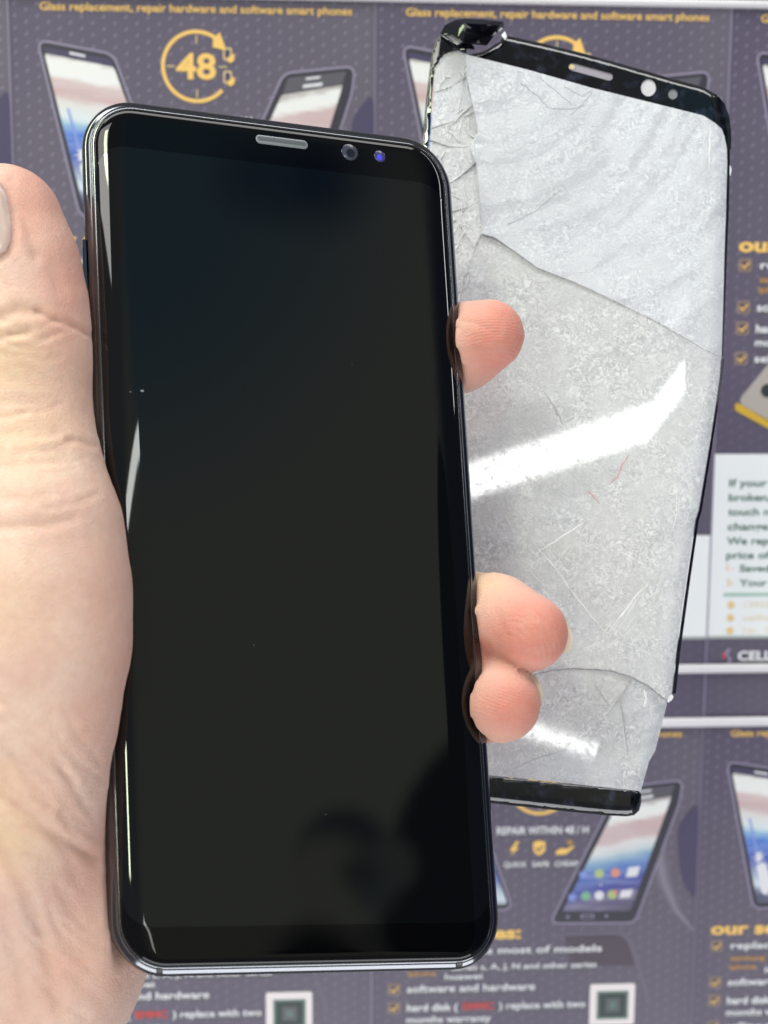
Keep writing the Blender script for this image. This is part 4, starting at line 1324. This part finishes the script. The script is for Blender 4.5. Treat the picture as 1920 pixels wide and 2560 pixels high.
def skin_material(m):
    b = NB(m); co = b.mapping(b.coord('Object'), (1000, 1000, 1000))
    s = b.sep(b.attr('zone'))
    n1 = b.noise(co, 0.10, 4, 0.6); n2 = b.noise(co, 0.5, 4, 0.65)
    col = b.ramp(n1, [(0.3, (0.77, 0.50, 0.41)), (0.5, (0.81, 0.565, 0.465)), (0.7, (0.83, 0.62, 0.515))])
    col = b.mix(b.math('MULTIPLY', s[1], 0.75), col, (0.82, 0.60, 0.36))
    col = b.mix(b.math('MULTIPLY', s[0], 1.0), col, (0.69, 0.27, 0.21))
    col = b.mix(b.math('MULTIPLY', s[2], 0.32), col, (0.62, 0.35, 0.22))
    col = b.mix(b.sep(b.ramp(n2, [(0.35, 0.30), (0.6, 0.0)]))[0], col, (0.64, 0.39, 0.31))
    b.setc(col)
    b.b.inputs['Roughness'].default_value = 0.46
    b.b.inputs['Specular IOR Level'].default_value = 0.38
    b.b.inputs['Subsurface Weight'].default_value = 0.35
    b.b.inputs['Subsurface Radius'].default_value = (1.0, 0.35, 0.18)
    b.b.inputs['Subsurface Scale'].default_value = 0.0022
    lines = b.noise(b.mapping(co, (1, 1, 1.6), (0, math.radians(35), 0)), 0.9, 5, 0.65, .8)
    cells = b.voro(b.mapping(co, (1, 1, 1)), 1.5)
    h = b.math('ADD', b.math('MULTIPLY', lines, 1.0), b.math('MULTIPLY', b.math('MINIMUM', cells, .25), .9))
    wv = b.N.new('ShaderNodeTexWave'); wv.wave_type = 'RINGS'; wv.rings_direction = 'SPHERICAL'
    tip = (cv(*P(1300, 1610, 240)) - hand_origin) * 1000
    b.L.new(b.mapping(co, (1, 1, 1), (0, 0, 0), tuple(-tip)), wv.inputs['Vector'])
    wv.inputs['Scale'].default_value = 0.55; wv.inputs['Distortion'].default_value = 5.0; wv.inputs['Detail Scale'].default_value = 0.25
    prints = b.math('MULTIPLY', wv.outputs['Fac'], b.math('MULTIPLY', b.math('MAXIMUM', b.math('SUBTRACT', s[0], 0.62), 0.0), 0.75))
    pores = b.math('MULTIPLY', b.noise(co, 3.2, 3, 0.7), 0.55)
    h = b.math('ADD', b.math('ADD', h, prints), pores)
    b.bump(h, 0.5, 0.0003)


skin_material(hand.data.materials[0])

# nails
bv = BVHTree.FromPolygons([tuple(v) for v in HV], HF.tolist())
nail_m = pmat('nail', (0.50, 0.37, 0.33), .28, Subsurface_Weight=.2, Subsurface_Scale=.002)
nail_e = pmat('nail_free_edge', (0.84, 0.72, 0.56), .3)


def nail(name, poly, mat, off=-.35, th=.45, step=7, mode='hit', Z0=None):
    p2, tr = cdt_fill(poly, step)

    def fr(x, y, off=0.0):
        if mode == 'hit':
            d = Vector(((x - 960) / F, (y - 1280) / F, 1)); h, *_ = bv.ray_cast(Vector((0, 0, 0)), d)
            Z = h.z if h else Z0
        else: Z = Z0
        return cv(*P(x, y, Z + off))
    V, Fc, _ = slab([(p2, tr, dict(off=off), 0)], fr, th)
    o = mesh_obj(name, V, Fc, mat, hand, True); offset_local(o, hand_origin)
    try: o.data.set_sharp_from_angle(angle=math.radians(50))
    except Exception: pass
    return o


nail('thumb_nail', [(-70, 452), (-35, 440), (-8, 446), (8, 466), (20, 510), (27, 560), (26, 600), (14, 628), (-12, 642), (-60, 650), (-95, 630), (-100, 520)], nail_m, Z0=228)
nail('finger_nail', [(1350, 1508), (1370, 1509), (1392, 1520), (1412, 1545), (1427, 1575), (1431, 1600), (1428, 1620), (1414, 1636), (1396, 1622), (1385, 1560)], nail_e, mode='flat', Z0=243.5, off=0, th=.6)
nail('finger_nail', [(1328, 1682), (1340, 1690), (1352, 1712), (1357, 1738), (1353, 1760), (1344, 1776), (1336, 1750), (1330, 1710)], nail_e, mode='flat', Z0=243.5, off=0, th=.6)

# ================================================================== TUBE LAMPS whose reflections run across the glass


def reflect_at(px, py, tilt=(0, 0), piv=(0, 0)):
    e = 6.0
    k = dict(tilt=tilt, piv=piv)
    a = gpt(px - e, py, **k); b_ = gpt(px + e, py, **k); c = gpt(px, py - e, **k); d = gpt(px, py + e, **k); p = gpt(px, py, **k)
    n = (b_ - a).cross(d - c).normalized()
    v = p.normalized(); r = v - 2 * v.dot(n) * n
    return p, r


def tube(name, q1, q2, dist, width, rad, ext0, ext1, **k):
    p1, r1 = reflect_at(*q1, **k); p2, r2 = reflect_at(*q2, **k)
    e1, e2 = p1 + r1 * dist, p2 + r2 * dist
    ax = (e2 - e1); e1, e2 = e1 - ax * ext0, e2 + ax * ext1
    c = (e1 + e2) / 2; ln = (e2 - e1).length; ax.normalize()
    z = (c - (p1 + p2) / 2).normalized(); z = (z - ax * z.dot(ax)).normalized(); y = z.cross(ax)
    ld = bpy.data.lights.new(name, 'AREA'); ld.shape = 'RECTANGLE'; ld.size = ln; ld.size_y = width
    ld.energy = rad * math.pi * ln * width; ld.color = (0.97, 1.0, 0.97)
    o = bpy.data.objects.new(name, ld); link(o)
    o.matrix_world = Matrix.Translation(c) @ Matrix((ax, y, z)).transposed().to_4x4()
    print(name, 'at', tuple(round(q, 3) for q in c), 'length', round(ln, 3))
    return o


tube('tube_lamp', (1180, 1200), (1560, 1076), 1.15, 0.034, 11, 0.14, 0.92)
tube('tube_lamp', (1290, 1812), (1490, 1878), 1.15, 0.015, 8, 0.5, 0.03, tilt=TC, piv=(1333, 1690))  # second tube, added to make the streak on the bottom piece
